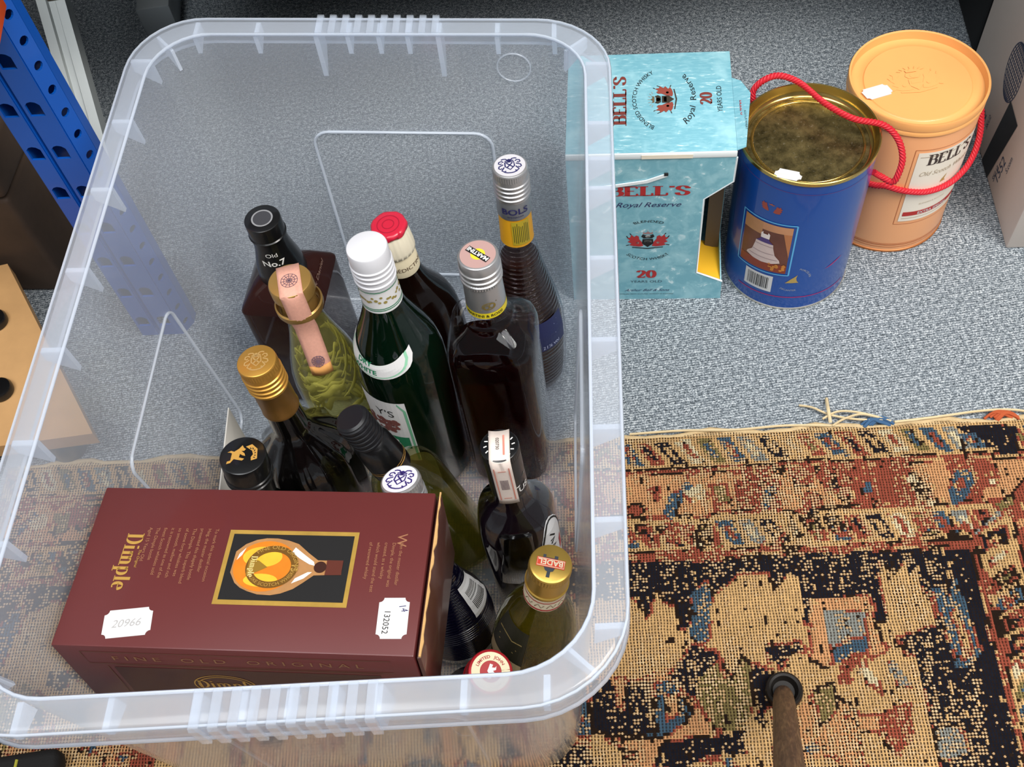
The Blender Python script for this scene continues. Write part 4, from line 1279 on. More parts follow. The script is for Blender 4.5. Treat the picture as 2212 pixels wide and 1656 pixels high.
printed('picture_label', poly2d([(-3, 5), (4, 4), (11, -1), (4, -5), (-3, -8)]), pbr('printed_olive_gold', '#8b6a25', .4), bk, lambda x, y: dtop(x, y, .0012))
printed('lettering', xf(rot90(roman('Dimple', 4.2)), 1, 1, -1.5, -1), pbr('cream_gold_ink', '#ecd08a', .4), bk, lambda x, y: dtop(x, y, .0014))
printed('cap_picture', poly2d([(52, 5.6), (63.4, 5.6), (63.4, -5.6), (52, -6)]), pbr('printed_maroon', '#5a2c22', .4), bk, lambda x, y: dtop(x, y, .0010))
printed('neck_badge', poly2d(disc(48, 0, 4.4, 4.4, 20)), pbr('printed_dark_brown', '#3a1f18', .4), bk, lambda x, y: dtop(x, y, .0011))
pwh = pbr('printed_white', '#e9e1d6', .4)
for hp in ([(28, 15), (36, 9), (43, 4), (44, 1), (40, 2), (33, 6), (26, 11)], [(30, -13), (38, -9), (43, -4), (40, -4), (32, -9)], [(-12, 4), (-11, 9), (-7, 14), (-9, 8)]):
    printed('highlight_print', poly2d(hp), pwh, bk, lambda x, y: dtop(x, y, .0011))
printed('lettering', xf(rot90(roman('Dimple', 11.5, thick=.2, thin=.05)), 1, 1, -96, 1), goldt, dim, dtop)
printed('lettering', xf(rot90(text2d('The Original', 2.8, shear=.2)), 1, 1, -84.5, 4), goldt, dim, dtop)
dullgold = pbr('dull_gold_lettering', '#9a6a4c', .45)
def para(lines, size, x, y):
    v = lines2d(lines, size, 1.55, align='LEFT')
    return xf(rot90(v), 1, 1, x, y)
printed('paragraph', para(['To mark this special occasion', 'Haig, the master distiller', 'presented this shapely bottle', 'The Dimple. This superb blend', 'of some forty whiskies was', 'so smooth, mellow and rich', 'it is renowned as one of the', 'finest Scotch whiskies sold', 'The Dimple bottle', 'Aged 15 Years Old'], 3.5, -33, 29), dullgold, dim, dtop)
printed('paragraph', para(['hen the master distiller', 'Dimple, the original was', 'created, as a whisky', 'which would stand the test', 'of renowned whisky'], 3.5, 101, 21), dullgold, dim, dtop)
printed('lettering', xf(rot90(text2d('W', 10)), 1, 1, 98.5, 23), dullgold, dim, dtop)
def sticker(cx, cy, w, h, rot=0):
    hw, hh, q = w / 2, h / 2, 3.2
    A = [i * PI / 12 for i in range(7)]
    pts = []
    for sx, sy, rev in ((1, 1, 0), (1, -1, 1), (-1, -1, 0), (-1, 1, 1)):
        for t in (A[::-1] if rev else A):
            pts.append((sx * (hw - q * math.cos(t)), sy * (hh - q * math.sin(t))))
    c, s = math.cos(math.radians(rot)), math.sin(math.radians(rot))
    return [(x * c - y * s + cx, x * s + y * c + cy) for x, y in pts]
s1 = prism('price_sticker', sticker(-76.5, -45, 33, 20.5, 8), .35, WHITEP, dim, lambda x, y, z: (x / 1000, y / 1000, TZ + .0001 + z / 1000))
printed('handwriting', xf(text2d('20966', 8, shear=.25), 1, 1, -77, -48, 8), pbr('faint_pencil', '#a9a7a6', .8), s1, lambda x, y: dtop(x, y, .0006))
s2 = prism('price_sticker', sticker(103.5, -36, 20.5, 29.5, 2), .35, WHITEP, dim, lambda x, y, z: (x / 1000, y / 1000, TZ + .0001 + z / 1000))
printed('lettering', xf(rot90(text2d('132052', 5.8)), 1, 1, 97.5, -39), INK, s2, lambda x, y: dtop(x, y, .0006))
printed('handwriting', xf(text2d('14', 6.2, shear=.4), 1, 1, 107.5, -29, -60), INKNAVY, s2, lambda x, y: dtop(x, y, .0006))
printed('front_lettering', text2d('F I N E    O L D    O R I G I N A L', 8.6, wide=1.42), pbr('dim_gold_lettering', '#8a6040', .4), dim, lambda x, y: dfront(x - 2, y - 20))
printed('front_border', strokes([[(-108, -8), (104, -8), (104, -26), (-108, -26), (-108, -8)], [(-90, -28), (96, -28)], [(-96, -80), (-96, -30)]], .8), pbr('dim_gold_line', '#5f3d2b', .4), dim, dfront)
printed('front_panel', poly2d([(-92, -84), (94, -84), (94, -31), (-92, -31)]), burgd, dim, lambda x, y: dfront(x, y, .0002))
printed('front_emblem', strokes([disc(-20, -56, 22, 16, 36) + [(2, -56)], disc(-20, -56, 19, 13.4, 36) + [(-1, -56)]], .9), goldt, dim, lambda x, y: dfront(x, y, .0004))
printed('front_lettering', xf(roman('Dimple', 11), 1, 1, -18, -60), goldt, dim, lambda x, y: dfront(x, y, .0004))

# ------------------------------------------------------------------ blue gift box
yaw = -.18418
BM = Matrix.Translation((.15264, .67164, 0)) @ Matrix.Rotation(yaw, 4, 'Z')
gb = thing('gift_box', 'pale blue gift box with red lettering and a cut-out corner beside the bin', 'gift box', mat=BM)
def bluecard():
    t = NT('pale_blue_streaked_card')
    tc = t.n('TexCoord').outputs['Object']
    mp = t.n('Mapping', i0=tc)
    mp.inputs['Rotation'].default_value = (.6, .5, .7)
    mp.inputs['Scale'].default_value = (1, 4.5, 1)
    a = t.noise(95, 4, .6, mp.outputs[0], .6)
    b_ = t.noise(38, 3, .6, tc, .4)
    c = t.ramp(a, [(.45, hx('#78b4c3')), (.62, hx('#8cc3cf')), (.68, hx('#cfeaf0'))])
    c = t.mix(t.ramp(b_, [(.5, (0, 0, 0, 1)), (.72, (1, 1, 1, 1))]), c, hx('#9fd0da'))
    p = t.n('BsdfPrincipled', Roughness=.38)
    p.inputs['Coat Weight'].default_value = .15
    t.put(p.inputs['Base Color'], c)
    return t.done(p)
BLUEC = bluecard()
W2, DP, HB = .0754, .1274, .2153
TK = .0012
prism('front_panel', [(-W2, 0), (.0762, 0), (.0757, .0286), (.0493, .0437), (.0502, .1537), (.0752, .1767), (.0756, HB - .006), (-W2, HB - .006)], TK, BLUEC, gb, lambda x, z, d: (x, d, z))
white_edge = pbr('white_card_edge', '#e9f1f2', .6)
tube('cut_edge', [(.0756, .0006, HB - .008), (.0752, .0006, .1767), (.0502, .0006, .1537), (.0493, .0006, .0437), (.0757, .0006, .0286)], .0011, white_edge, gb, 6)
boxm('back_panel', -W2, W2, DP - TK, DP, 0, HB - .001, BLUEC, gb)
boxm('left_panel', -W2, -W2 + TK, TK, DP - TK, 0, HB - .001, BLUEC, gb)
prism('right_panel', [(.0012, 0), (DP, 0), (DP, HB - .002), (.0012, HB - .006), (.0012, .1767), (.05, .150), (.05, .048), (.0012, .0286)], TK, BLUEC, gb, lambda y, z, d: (W2 - TK + d, y, z))
boxm('base_panel', -W2, W2 - TK, TK, DP - TK, 0, TK, BLUEC, gb)
boxm('top_panel', -W2, W2, .0012, DP, HB - TK, HB, BLUEC, gb, .0005)
boxm('fold_strip', -W2, W2, -.0006, .0012, HB - .0068, HB - .0002, white_edge, gb, .0005)
boxm('tuck_tab', -.008, .037, -.0012, -.0006, HB - .0062, HB - .0016, pbr('cream_tab', '#efe5d0', .6), gb)
prism('side_flap', [(.0755, .002), (.0755, .092), (.083, .086), (.0905, .068), (.083, .004)], .0008, BLUEC, gb, lambda x, y, z: (x, y, HB - .0012 + z + (x - .0755) * .25))
printed('flap_lettering', xf(rot90(roman("BELL'S", 5.0)), 1, 1, 0, 0), INKRED, gb, lambda x, y: (.0805 + x / 1000, .052 - y / 1000 * -1.0, HB + .0012))
printed('flap_lettering', xf(rot90(text2d('SCOTCH WHISKY', 3.0)), 1, 1, 0, 0), INK, gb, lambda x, y: (.0838 + x / 1000, .036 + y / 1000, HB + .0021))
prism('corner_insert', [(.0493, .002), (.0745, .002), (.0745, .05), (.052, .05)], .034, pbr('yellow_card', '#f2b92c', .5), gb, lambda x, y, z: (x, y, .0025 + z * (1.0 - (x - .0493) * 10)))
prism('inner_sleeve', [(.060, .004), (.0738, .004), (.0738, .0052), (.060, .0052)], .14, pbr('brown_grey_card', '#6a5a46', .6), gb, lambda x, y, z: (x, y + .04, .03 + z))
fr2 = lambda x, y: (x / 1000, -.0003, y / 1000)
tp2 = lambda x, y: (x / 1000, y / 1000, HB + .0003)
printed('lettering', xf(roman("BELL'S", 15.0, thick=.24, thin=.07, wide=1.36), 1, .8, -.5, 160.5), INKRED, gb, fr2)
printed('lettering', xf(text2d('Royal Reserve', 9.4, shear=.42, wide=1.12), 1, 1, -1.5, 144.5), INKNAVY, gb, fr2)
printed('lettering', xf(arc2d('BLENDED', 6.4, 23, 90, wide=1.0), 1, .72, 0, 106), INK, gb, fr2)
printed('lettering', xf(arc2d('SCOTCH WHISKY', 6.2, 26, 270, wide=1.0, inside=True), 1, .84, 0, 87), INK, gb, fr2)
printed('lettering', xf(roman('20', 12, thick=.26, thin=.08, wide=1.3), 1, .95, -.5, 36.8), INKRED, gb, fr2)
printed('lettering', xf(text2d('YEARS OLD', 5.0, wide=1.25), 1, 1, -.5, 28.6), pbr('slate_ink', '#3e5766', .6), gb, fr2)
printed('signature', xf(text2d('Arthur Bell & Sons', 5.4, shear=.6, wide=1.1), 1, 1, 0, 14), INKNAVY, gb, fr2)
printed('small_print', xf(text2d('DISTILLERS  PERTH  SCOTLAND  PRODUCT OF SCOTLAND', 1.9, wide=1.1), 1, 1, 0, 8.5), INK, gb, fr2)
def lions(k=1.0):
    """heraldic crest: two red beasts beside a dark shield, crown and rays above"""
    lion = [(4, -10), (8, -11), (14, -10), (18, -8), (15.5, -6), (19.5, -3), (17, -1), (20, 3), (17, 3.5), (16, 8), (13, 4.5), (11, 6.8), (8.6, 5), (8.4, 1), (6, -3), (5, -7)]
    red = poly2d([(x * k, y * k) for x, y in lion], [(-x * k, y * k) for x, y in lion[::-1]])
    dark = merge(poly2d([(x * k, y * k) for x, y in [(-5, 1), (5, 1), (5.6, -6), (0, -12), (-5.6, -6)]],
                        [(x * k, y * k) for x, y in [(-4, 2), (-6.4, 5), (-5, 8.4), (-2.4, 7), (2.4, 7), (5, 8.4), (6.4, 5), (4, 2)]],
                        [(x * k, y * k) for x, y in [(-15, -11.5), (0, -13.5), (15, -11.5), (15, -12.6), (0, -15), (-15, -12.6)]]),
                 strokes([[(x * k, y * k) for x, y in pl] for pl in ([(18, -8), (21, -9)], [(-18, -8), (-21, -9)], [(19, 3), (20.6, 6)], [(-19, 3), (-20.6, 6)], [(16, 8), (17.4, 10)], [(-16, 8), (-17.4, 10)])], 1.0 * k))
    pale = merge(poly2d([(x * k, y * k) for x, y in [(-3.4, -1), (3.4, -1), (3.8, -4), (-3.8, -4)]], disc(0, 5 * k, 2.6 * k, n=14), disc(-10 * k, -5 * k, 1.6 * k, n=10), disc(10 * k, -5 * k, 1.6 * k, n=10)),
                 strokes([[(9 * k * math.cos(a), (9 + 4 * math.sin(a)) * k), (12.5 * k * math.cos(a), (9 + 6.8 * math.sin(a)) * k)] for a in [PI * i / 8 for i in range(1, 8)]], .5 * k))
    crown = poly2d([(x * k, y * k) for x, y in [(-4.4, 8.8), (-5, 12), (-2.4, 10.6), (0, 13), (2.4, 10.6), (5, 12), (4.4, 8.8)]])
    return red, dark, pale, crown
slate = pbr('grey_crest_ink', '#c7c9c6', .6)
for part, m in zip(lions(1.0), (INKRED, INK, slate, pbr('dull_pink_ink', '#a07a78', .6))):
    printed('crest_print', xf(part, 1, .95, -.3, 97), m, gb, lambda x, y: (x / 1000, -.0003, y / 1000))
rotT = lambda vf: ([(-y, x) for x, y in vf[0]], vf[1])      # reads from the front edge towards the back
printed('lettering', xf(rotT(roman("BELL'S", 14.0, thick=.24, thin=.07, wide=1.5)), .8, .8, -21.5, 66), INKBROWN, gb, tp2)
printed('lettering', xf(rotT(arc2d('BLENDED SCOTCH WHISKY', 7.0, 37, 90, wide=.95)), .76, 1, 16.0, 66), INK, gb, tp2)
for part, m in zip(lions(.86), (pbr('dull_red_ink', '#8f4438', .6), pbr('brown_black_ink', '#3a3228', .6), pbr('tan_crest_ink', '#a98f7a', .6), pbr('umber_ink', '#6b5a40', .6))):
    printed('crest_print', xf(rotT(part), 1, 1, 12, 66), m, gb, tp2)
printed('lettering', xf(rotT(arc2d('Royal  Reserve', 12.5, 42, 270, inside=True)), .62, 1, 16, 66), INK, gb, tp2)
printed('lettering', xf(rotT(roman('20', 12, thick=.26, thin=.08)), .85, 1, 56, 66), INKBROWN, gb, tp2)
printed('lettering', xf(rotT(text2d('YEARS OLD', 6.4)), 1, 1, 65, 65), INK, gb, tp2)
prism('tie_tag', [(-.06, .1722), (-.03, .1768), (-.004, .1815), (.0135, .1895), (.0155, .1865), (-.002, .1785), (-.03, .1735), (-.06, .1700)], .0012, white_edge, gb, lambda x, z, d: (x, -.0016 + d, z))
boxm('tag_tip', .0125, .0162, -.002, -.0002, .1878, .1902, INK, gb)
# the bell-shaped decanter inside it
dec = thing('decanter', 'dark grey bell-shaped decanter inside the pale blue gift box', 'decanter', mat=BM @ Matrix.Translation((-.002, .066, .0014)))
greyc = pbr('dark_grey_glaze', '#4c5052', .25, coat=.4)
loft('bell_body', [(0, .044), (.002, .050), (.012, .052), (.03, .047), (.07, .04), (.105, .036), (.128, .030), (.138, .018), (.142, .013)], greyc, dec)
loft('bell_neck', [(.141, .013), (.158, .0125), (.160, .015), (.176, .015), (.18, .012)], greyc, dec)
loft('bell_band', [(.014, .0525), (.016, .0535), (.022, .053), (.024, .051)], pbr('gilt_line', '#b58d3d', .3, .7), dec, cap0=False, cap1=False)

# ------------------------------------------------------------------ gold-lidded blue tin
def cylmap(ang, z, r, off=.0003):
    def f(x, y):
        th = math.radians(ang) + x / 1000 / r
        return ((r + off) * math.cos(th), (r + off) * math.sin(th), z + y / 1000)
    return f
HBT, RB = .1893, .0625
bt = thing('whisky_tin', 'cobalt blue whisky tin with gold lid and red cord handle', 'tin', (.304, .6915, 0))
cobalt = pbr('cobalt_blue_enamel', '#06489c', .3, coat=.5)
loft('tin_body', [(.0015, RB - .0006), (.002, RB), (HBT - .004, RB), (HBT - .0035, RB - .0006)], cobalt, bt, 96, cap1=False)
silver = pbr('tin_silver', '#cfcbc0', .3, .8)
loft('base_rim', [(0, RB - .001), (.0004, RB + .0006), (.0024, RB + .0007), (.003, RB + .0001)], silver, bt, 96)
def brass():
    t = NT('scratched_brass_lid')
    tc = t.n('TexCoord').outputs['Object']
    a = t.noise(45, 6, .8, tc)
    s_ = t.noise(300, 5, .75, tc, .6)
    c = t.mix(t.ramp(a, [(.36, (0, 0, 0, 1)), (.64, (1, 1, 1, 1))]), hx('#5f5738'), hx('#ab9a66'))
    c = t.mix(t.ramp(s_, [(.6, (0, 0, 0, 1)), (.68, (.7, .7, .7, 1))]), c, hx('#e2d9b8'))
    p = t.n('BsdfPrincipled', Metallic=.92)
    t.put(p.inputs['Base Color'], c)
    t.put(p.inputs['Roughness'], t.math('ADD', .22, t.math('MULTIPLY', a, .35)))
    t.put(p.inputs['Normal'], t.bump(s_, .1, .0005))
    return t.done(p)
brassm = brass()
cleanbrass = pbr('bright_brass', '#d6b76a', .2, .95)
loft('lid_rim', [(HBT - .005, RB - .0004), (HBT - .0045, RB + .0009), (HBT - .0006, RB + .0011), (HBT, RB + .0004), (HBT - .0004, RB - .0008), (HBT - .006, RB - .0018), (HBT - .0115, RB - .0036), (HBT - .0128, RB - .0060), (HBT - .0128, RB - .0070)], cleanbrass, bt, 96, 50, False, False)
loft('lid_disc', [(HBT - .0129, RB - .0072), (HBT - .0127, RB - .0110), (HBT - .0127, RB - .0120)], brassm, bt, 96, 50)
tube('lid_bead', [((RB - .0118) * math.cos(2 * PI * i / 72), (RB - .0118) * math.sin(2 * PI * i / 72), HBT - .0124) for i in range(72)], .0012, cleanbrass, bt, 8, closed=True)
printed('top_line', strokes([[(-190 + i * 6, 0) for i in range(64)]], .5), pbr('red_violet_line', '#6a3a7c', .5), bt, cylmap(-120, .1735, RB), strip=3.0)
magenta = pbr('magenta_print', '#b0256a', .45)
printed('lower_line', strokes([[(-62 + i * 5, -4.2 * abs((-62 + i * 5) / 60) ** 1.6) for i in range(25)]], 1.3), magenta, bt, cylmap(-98, .0212, RB), strip=3.0)
printed('flourish', poly2d([(-10, -3.2), (-2, -1.4), (7, 3.0), (10, 5.4), (4, 3.6), (-4, -.2)]), magenta, bt, cylmap(-66, .062, RB), strip=3.0)
printed('seam', strokes([[(0, -90), (0, 90)]], .35), pbr('pale_blue_line', '#5f86c4', .4), bt, cylmap(-174.5, .094, RB), strip=3.0)
cyan = pbr('cyan_print', '#5fb2e6', .45)
TILT = .004
pf = lambda off: (lambda x, y, f=cylmap(-133.7, .0906, RB, off): f(x, y + x * .09))
fr3 = printed('picture_frame', merge(strokes([[(-28.3 + i * 2.83, 37) for i in range(21)]], 1.5), strokes([[(-28.3 + i * 2.83, -37) for i in range(21)]], 1.5), strokes([[(-28.3, -37), (-28.3, 37)], [(28.3, -37), (28.3, 37)]], 1.5)), cyan, bt, pf(.0004), strip=3.0)
pic = printed('picture', grid2d(-25, 25, -34, 34, 20, 2), pbr('printed_umber', '#6e4030', .45, var=.5, vscale=30), fr3, pf(.0003), strip=3.0)
printed('picture_tone', grid2d(-25, -4, 16, 34, 8, 2), pbr('printed_tan', '#c08a5c', .45, var=.25, vscale=40), pic, pf(.0005), strip=3.0)
printed('picture_tone', grid2d(-4, 25, 24, 34, 8, 2), pbr('printed_peach', '#c98f66', .45, var=.2, vscale=40), pic, pf(.0005), strip=3.0)
printed('picture_tone', poly2d([(17, 24), (25, 24), (25, -10)]), pbr('printed_orange_tan', '#b9774a', .45), pic, pf(.0005), strip=3.0)
printed('picture_tone', grid2d(-25, 25, -34, -22, 16, 2), pbr('printed_red_brown', '#8d3a1e', .45, var=.4, vscale=50), pic, pf(.0005), strip=3.0)
bellp = [(-18, -19), (-17, -16), (-12, -10), (-9.5, 2), (-9, 6), (9, 6), (9.5, 1), (12, -9), (17, -15), (18, -19), (10, -22), (0, -23), (-10, -22)]
printed('bell_picture', poly2d(bellp), pbr('printed_ivory', '#d9c4bd', .45, var=.15, vscale=60), pic, pf(.0006), strip=3.0)
printed('bell_picture', poly2d([(-9, 6), (-5, 10), (-4, 13), (4, 13), (5, 10), (9, 6)]), pbr('printed_violet', '#4f3a78', .45), pic, pf(.0007), strip=3.0)
printed('bell_picture', poly2d([(-4.4, 12.5), (4.4, 12.5), (4.6, 19), (2.6, 21.5), (2.4, 18.5), (-2.4, 18.5), (-2.6, 21.5), (-4.6, 19)]), pbr('printed_white_porcelain', '#efe4de', .45), pic, pf(.0008), strip=3.0)
printed('bell_lines', strokes([[(-15 + i * 3, -15.5 - .02 * (25 - (i - 5) ** 2)) for i in range(11)], [(-11 + i * 2.2, -8 - .03 * (25 - (i - 5) ** 2)) for i in range(11)], [(-9 + i * 1.8, 2) for i in range(11)]], .5), pbr('printed_mauve', '#8d6f78', .45), pic, pf(.0008), strip=3.0)
printed('picture_gold', poly2d(*[disc(rnd.uniform(8, 23), rnd.uniform(-31, -20), rnd.uniform(1, 2.2), n=8) for _ in range(16)]), pbr('printed_gold', '#c9802f', .4, var=.4, vscale=300), pic, pf(.0008), strip=3.0)
bc = printed('barcode_panel', grid2d(-15, 15, -12.5, 12.5, 12, 1), WHITEP, bt, lambda x, y, f=cylmap(-134.3, .0372, RB, .0004): f(x, y + x * .06), strip=3.0)
bars = []
xx = -11.5
rb_ = random.Random(4)
while xx < 11.5:
    wd = rb_.choice((.4, .6, 1.0))
    bars.append([(xx, -8.5), (xx + wd, -8.5), (xx + wd, 9.5), (xx, 9.5)])
    xx += wd + rb_.choice((.5, .7, 1.1))
printed('barcode', poly2d(*bars), INK, bc, lambda x, y, f=cylmap(-134.3, .0372, RB, .0007): f(x, y + x * .06), strip=3.0)
printed('crest_print', xf(lions(.55)[0], 1, 1, 0, 0), pbr('rust_print', '#a04a3c', .5), bt, cylmap(-132.7, .147, RB), strip=3.0)
printed('crest_print', xf(lions(.55)[3], 1, 1, 0, -2), pbr('rust_print2', '#a85a44', .5), bt, cylmap(-132.7, .147, RB), strip=3.0)
goldpr = pbr('gold_bell_print', '#c2a45a', .4, .2)
printed('gold_bell', poly2d([(-6.5, -4.5), (6.5, -3.0), (4.6, -.4), (3.6, 3.8), (4.4, 9.0), (1.6, 5.4), (-1.4, 2.2), (-4.4, -2.0)]), goldpr, bt, cylmap(-103.5, .0485, RB), strip=3.0)
printed('lettering', merge(arc2d('PORCELAIN', 3.4, 16, 40), arc2d('DECANTER', 3.4, 19, 262, inside=True)), pbr('pale_gold_lettering', '#a9b0b8', .45), bt, cylmap(-103.5, .0505, RB), strip=3.0)
prism('price_sticker', sticker(0, 0, 24, 13), .3, WHITEP, bt, lambda x, y, z: ((-33 + x * .88 + y * .4) / 1000, (-47.5 - x * .46 + y * .72) / 1000, HBT + .0006 + z / 1000 + .00025 * (y - 6) * (y > -2) * 2))
ropem = pbr('red_cord', '#cc2130', .55)
rope('cord_handle', [tuple(Vector(p) - Vector((.304, .6915, 0))) for p in [(.2705, .749, .168), (.2685, .756, .186), (.2787, .7575, .197), (.2928, .7563, .2), (.3087, .7453, .1975), (.3241, .7154, .1965), (.343, .6931, .1955), (.3686, .684, .191), (.3815, .6745, .180), (.3857, .6638, .165), (.3821, .6567, .15), (.3782, .6566, .1425), (.369, .6640, .145), (.3615, .664, .152)]], .0026, ropem, bt)

# ------------------------------------------------------------------ peach tin
HP, RP = .1832, .0632
pt = thing('whisky_tin', 'peach orange whisky tin with matching lid and red cord handle', 'tin', (.4242, .7446, 0))
peach = pbr('peach_enamel', '#f0ab76', .36, coat=.25)
peachl = pbr('peach_lid', '#efac66', .4, coat=.15, var=.05, vscale=25)
loft('tin_body', [(.001, RP - .001), (.002, RP), (HP - .014, RP), (HP - .012, RP - .0006)], peach, pt, 96)
loft('base_rim', [(0, RP - .0006), (.0005, RP + .0008), (.0028, RP + .0008), (.0034, RP)], pbr('copper_rim', '#b9713c', .4, .4), pt, 96)
loft('lid', [(HP - .0155, RP + .0002), (HP - .015, RP + .0012), (HP - .0105, RP + .0012), (HP - .0098, RP + .0004), (HP - .0092, RP + .0012), (HP - .0012, RP + .0016), (HP, RP + .0009), (HP - .0006, RP - .0008), (HP - .0085, RP - .0022), (HP - .0088, RP - .0030), (HP - .0088, RP - .0125), (HP - .0080, RP - .0133), (HP - .0072, RP - .0139), (HP - .0072, RP - .0150)], peachl, pt, 96, 50)
emb_m = peachl
for kk, part in enumerate(lions(1.15)):
    printed('embossed_crest', xf(part, 1, 1, -2, 3), emb_m, pt, lambda x, y, q=kk: (x / 1000, y / 1000, HP - .0072 + .0003 + .0002 * q))
copper = pbr('copper_print', '#b05f30', .45)
printed('copper_lines', merge(*[strokes([[(-190 + i * 6, yl) for i in range(64)]], wl) for yl, wl in ((0, .6), (3.2, .9), (5.2, .5))]), copper, pt, cylmap(-90, .008, RP), strip=3.0)
pl_ = printed('label_frame', merge(strokes([[(-38 + i * 3.8, 51.5) for i in range(21)]], .5), strokes([[(-38 + i * 3.8, -54) for i in range(21)]], .5), strokes([[(-38, -54), (-38, 51.5)], [(38, -54), (38, 51.5)]], .5)), copper, pt, cylmap(-70, .0985, RP), strip=3.0)
lab = printed('label', grid2d(-34.5, 34.5, -49.5, 48, 24, 2), pbr('ivory_label', '#f6eddc', .45), pt, cylmap(-70, .0985, RP, .0004), strip=3.0)
dkb = pbr('dark_brown_ink', '#42322c', .5)
printed('lettering', xf(roman("BELL'S", 13.5, thick=.2, thin=.06, wide=1.0), 1, 1, 1, 31), dkb, lab, cylmap(-70, .0985, RP, .0007), strip=3.0)
printed('lettering', xf(text2d('Old Scotch Whisky', 8.2, shear=.4, wide=.9), 1, 1, 0, 16), pbr('taupe_ink', '#b7a78e', .5), lab, cylmap(-70, .0985, RP, .0007), strip=3.0)
printed('gold_mark', poly2d([(-2, 4), (3, 10), (1, 3), (3, 1), (-3, 0)]), goldpr, lab, cylmap(-70, .0985, RP, .0007), strip=3.0)
printed('small_print', xf(text2d('BLENDED & BOTTLED', 3.0), 1, 1, -4, -26), pbr('pale_taupe_ink', '#cdbfa8', .5), lab, cylmap(-70, .0985, RP, .0007), strip=3.0)
rbnd = printed('red_band', grid2d(-32, 32, -41.5, -35.5, 20, 1), pbr('red_band_print', '#bb2f2a', .45), lab, cylmap(-70, .0985, RP, .0007), strip=3.0)
printed('lettering', xf(text2d('EXTRA SPECIAL', 5.0, bold=.02), 1, 1, 0, -40.3), WHITEP, rbnd, cylmap(-70, .0985, RP, .0009), strip=3.0)
tl_m = pbr('taupe_line', '#a08a70', .5)
for yl in (42, -45):
    printed('label_line', strokes([[(-32 + i * 3.2, yl) for i in range(21)]], .5), tl_m, lab, cylmap(-70, .0985, RP, .0007), strip=3.0)
prism('price_sticker', sticker(0, 0, 28, 17), .3, WHITEP, pt, lambda x, y, z: ((-40.5 + x * .92 - y * .25) / 1000, (-5 + x * .15 + y * .85) / 1000, HP - .0069 + z / 1000))
rp_ = RP + .0026
rope('cord_handle', [((rp_ + dr) * math.cos(math.radians(a)), (rp_ + dr) * math.sin(math.radians(a)), z) for a, z, dr in [(-137, .095, 0), (-128, .0975, 0), (-120, .1005, 0), (-110, .0985, 0), (-99, .0960, 0), (-86, .0930, 0), (-73, .0918, 0), (-62, .0925, .001), (-52, .0950, .002), (-42, .1010, .004), (-33, .1120, .005), (-25, .1260, .004), (-18, .1400, .001), (-14, .1480, -.001)]], .0026, ropem, pt)

# ------------------------------------------------------------------ white cardboard box
A = Vector((.5298, .6625, 0))
cb_ang = math.atan2(.8955 - .6625, .5679 - .5298) - PI / 2
CM = Matrix.Translation(A) @ Matrix.Rotation(cb_ang, 4, 'Z')
cbx = thing('cardboard_box', 'white cardboard box with blue print and black tape at the right edge', 'cardboard box', mat=CM)
cardw = pbr('white_corrugated_card', '#d6cac0', .75, var=.05, vscale=12, bump=.1, bscale=120)
boxm('box_body', 0, .30, 0, .2361, .0005, .34, cardw, cbx, .002)
cf = lambda x, y: (-.0004, x / 1000, y / 1000)
tape = pbr('black_tape', '#1c1b1d', .5)
printed('black_tape', poly2d([(111.9, 99.8), (78.1, 98.2), (97.3, 1.5), (124.1, 1.5)][::-1]), tape, cbx, lambda x, y: (-.0005, x / 1000, y / 1000))
blues = pbr('dark_blue_stamp', '#414a63', .7)
mirr = lambda vf, dx, dy, rot=0: xf(([(-x, y) for x, y in xf(vf, 1, 1, 0, 0, rot)[0]], [tuple(reversed(f)) for f in vf[1]]), 1, 1, dx, dy)
printed('globe_print', strokes([[(128 + 22 * math.cos(a) * q, 122 + 34 * math.sin(a)) for a in [PI * i / 16 - PI / 2 for i in range(17)]] for q in (-1, -.8, -.6, -.4, -.2, 0, .2, .4, .6, .8, 1)] + [[(128 - 22 * math.sqrt(max(0, 1 - (h / 34) ** 2)), 122 + h), (128 + 22 * math.sqrt(max(0, 1 - (h / 34) ** 2)), 122 + h)] for h in range(-30, 31, 6)], 1.3), blues, cbx, cf)
for body, sz, dx, dy in (('352', 17, 152, 28), ('1552', 17, 71, 36), ('S.com', 9, 60, 58), ('SKU3', 9, 80, 24), ('SKU2', 8, 140, 40)):
    printed('lettering', mirr(text2d(body, sz), dx, dy, 90), blues, cbx, cf)
printed('stack_marks', strokes([[(200, 170), (170, 200), (170, 240)], [(96, 160), (96, 175)], [(90, 152), (102, 160)]], 2), blues, cbx, cf)
boxm('lid_seam', -.0006, .0002, .002, .234, .2995, .3002, pbr('seam_shadow_gap', '#7f746c', .8), cbx)

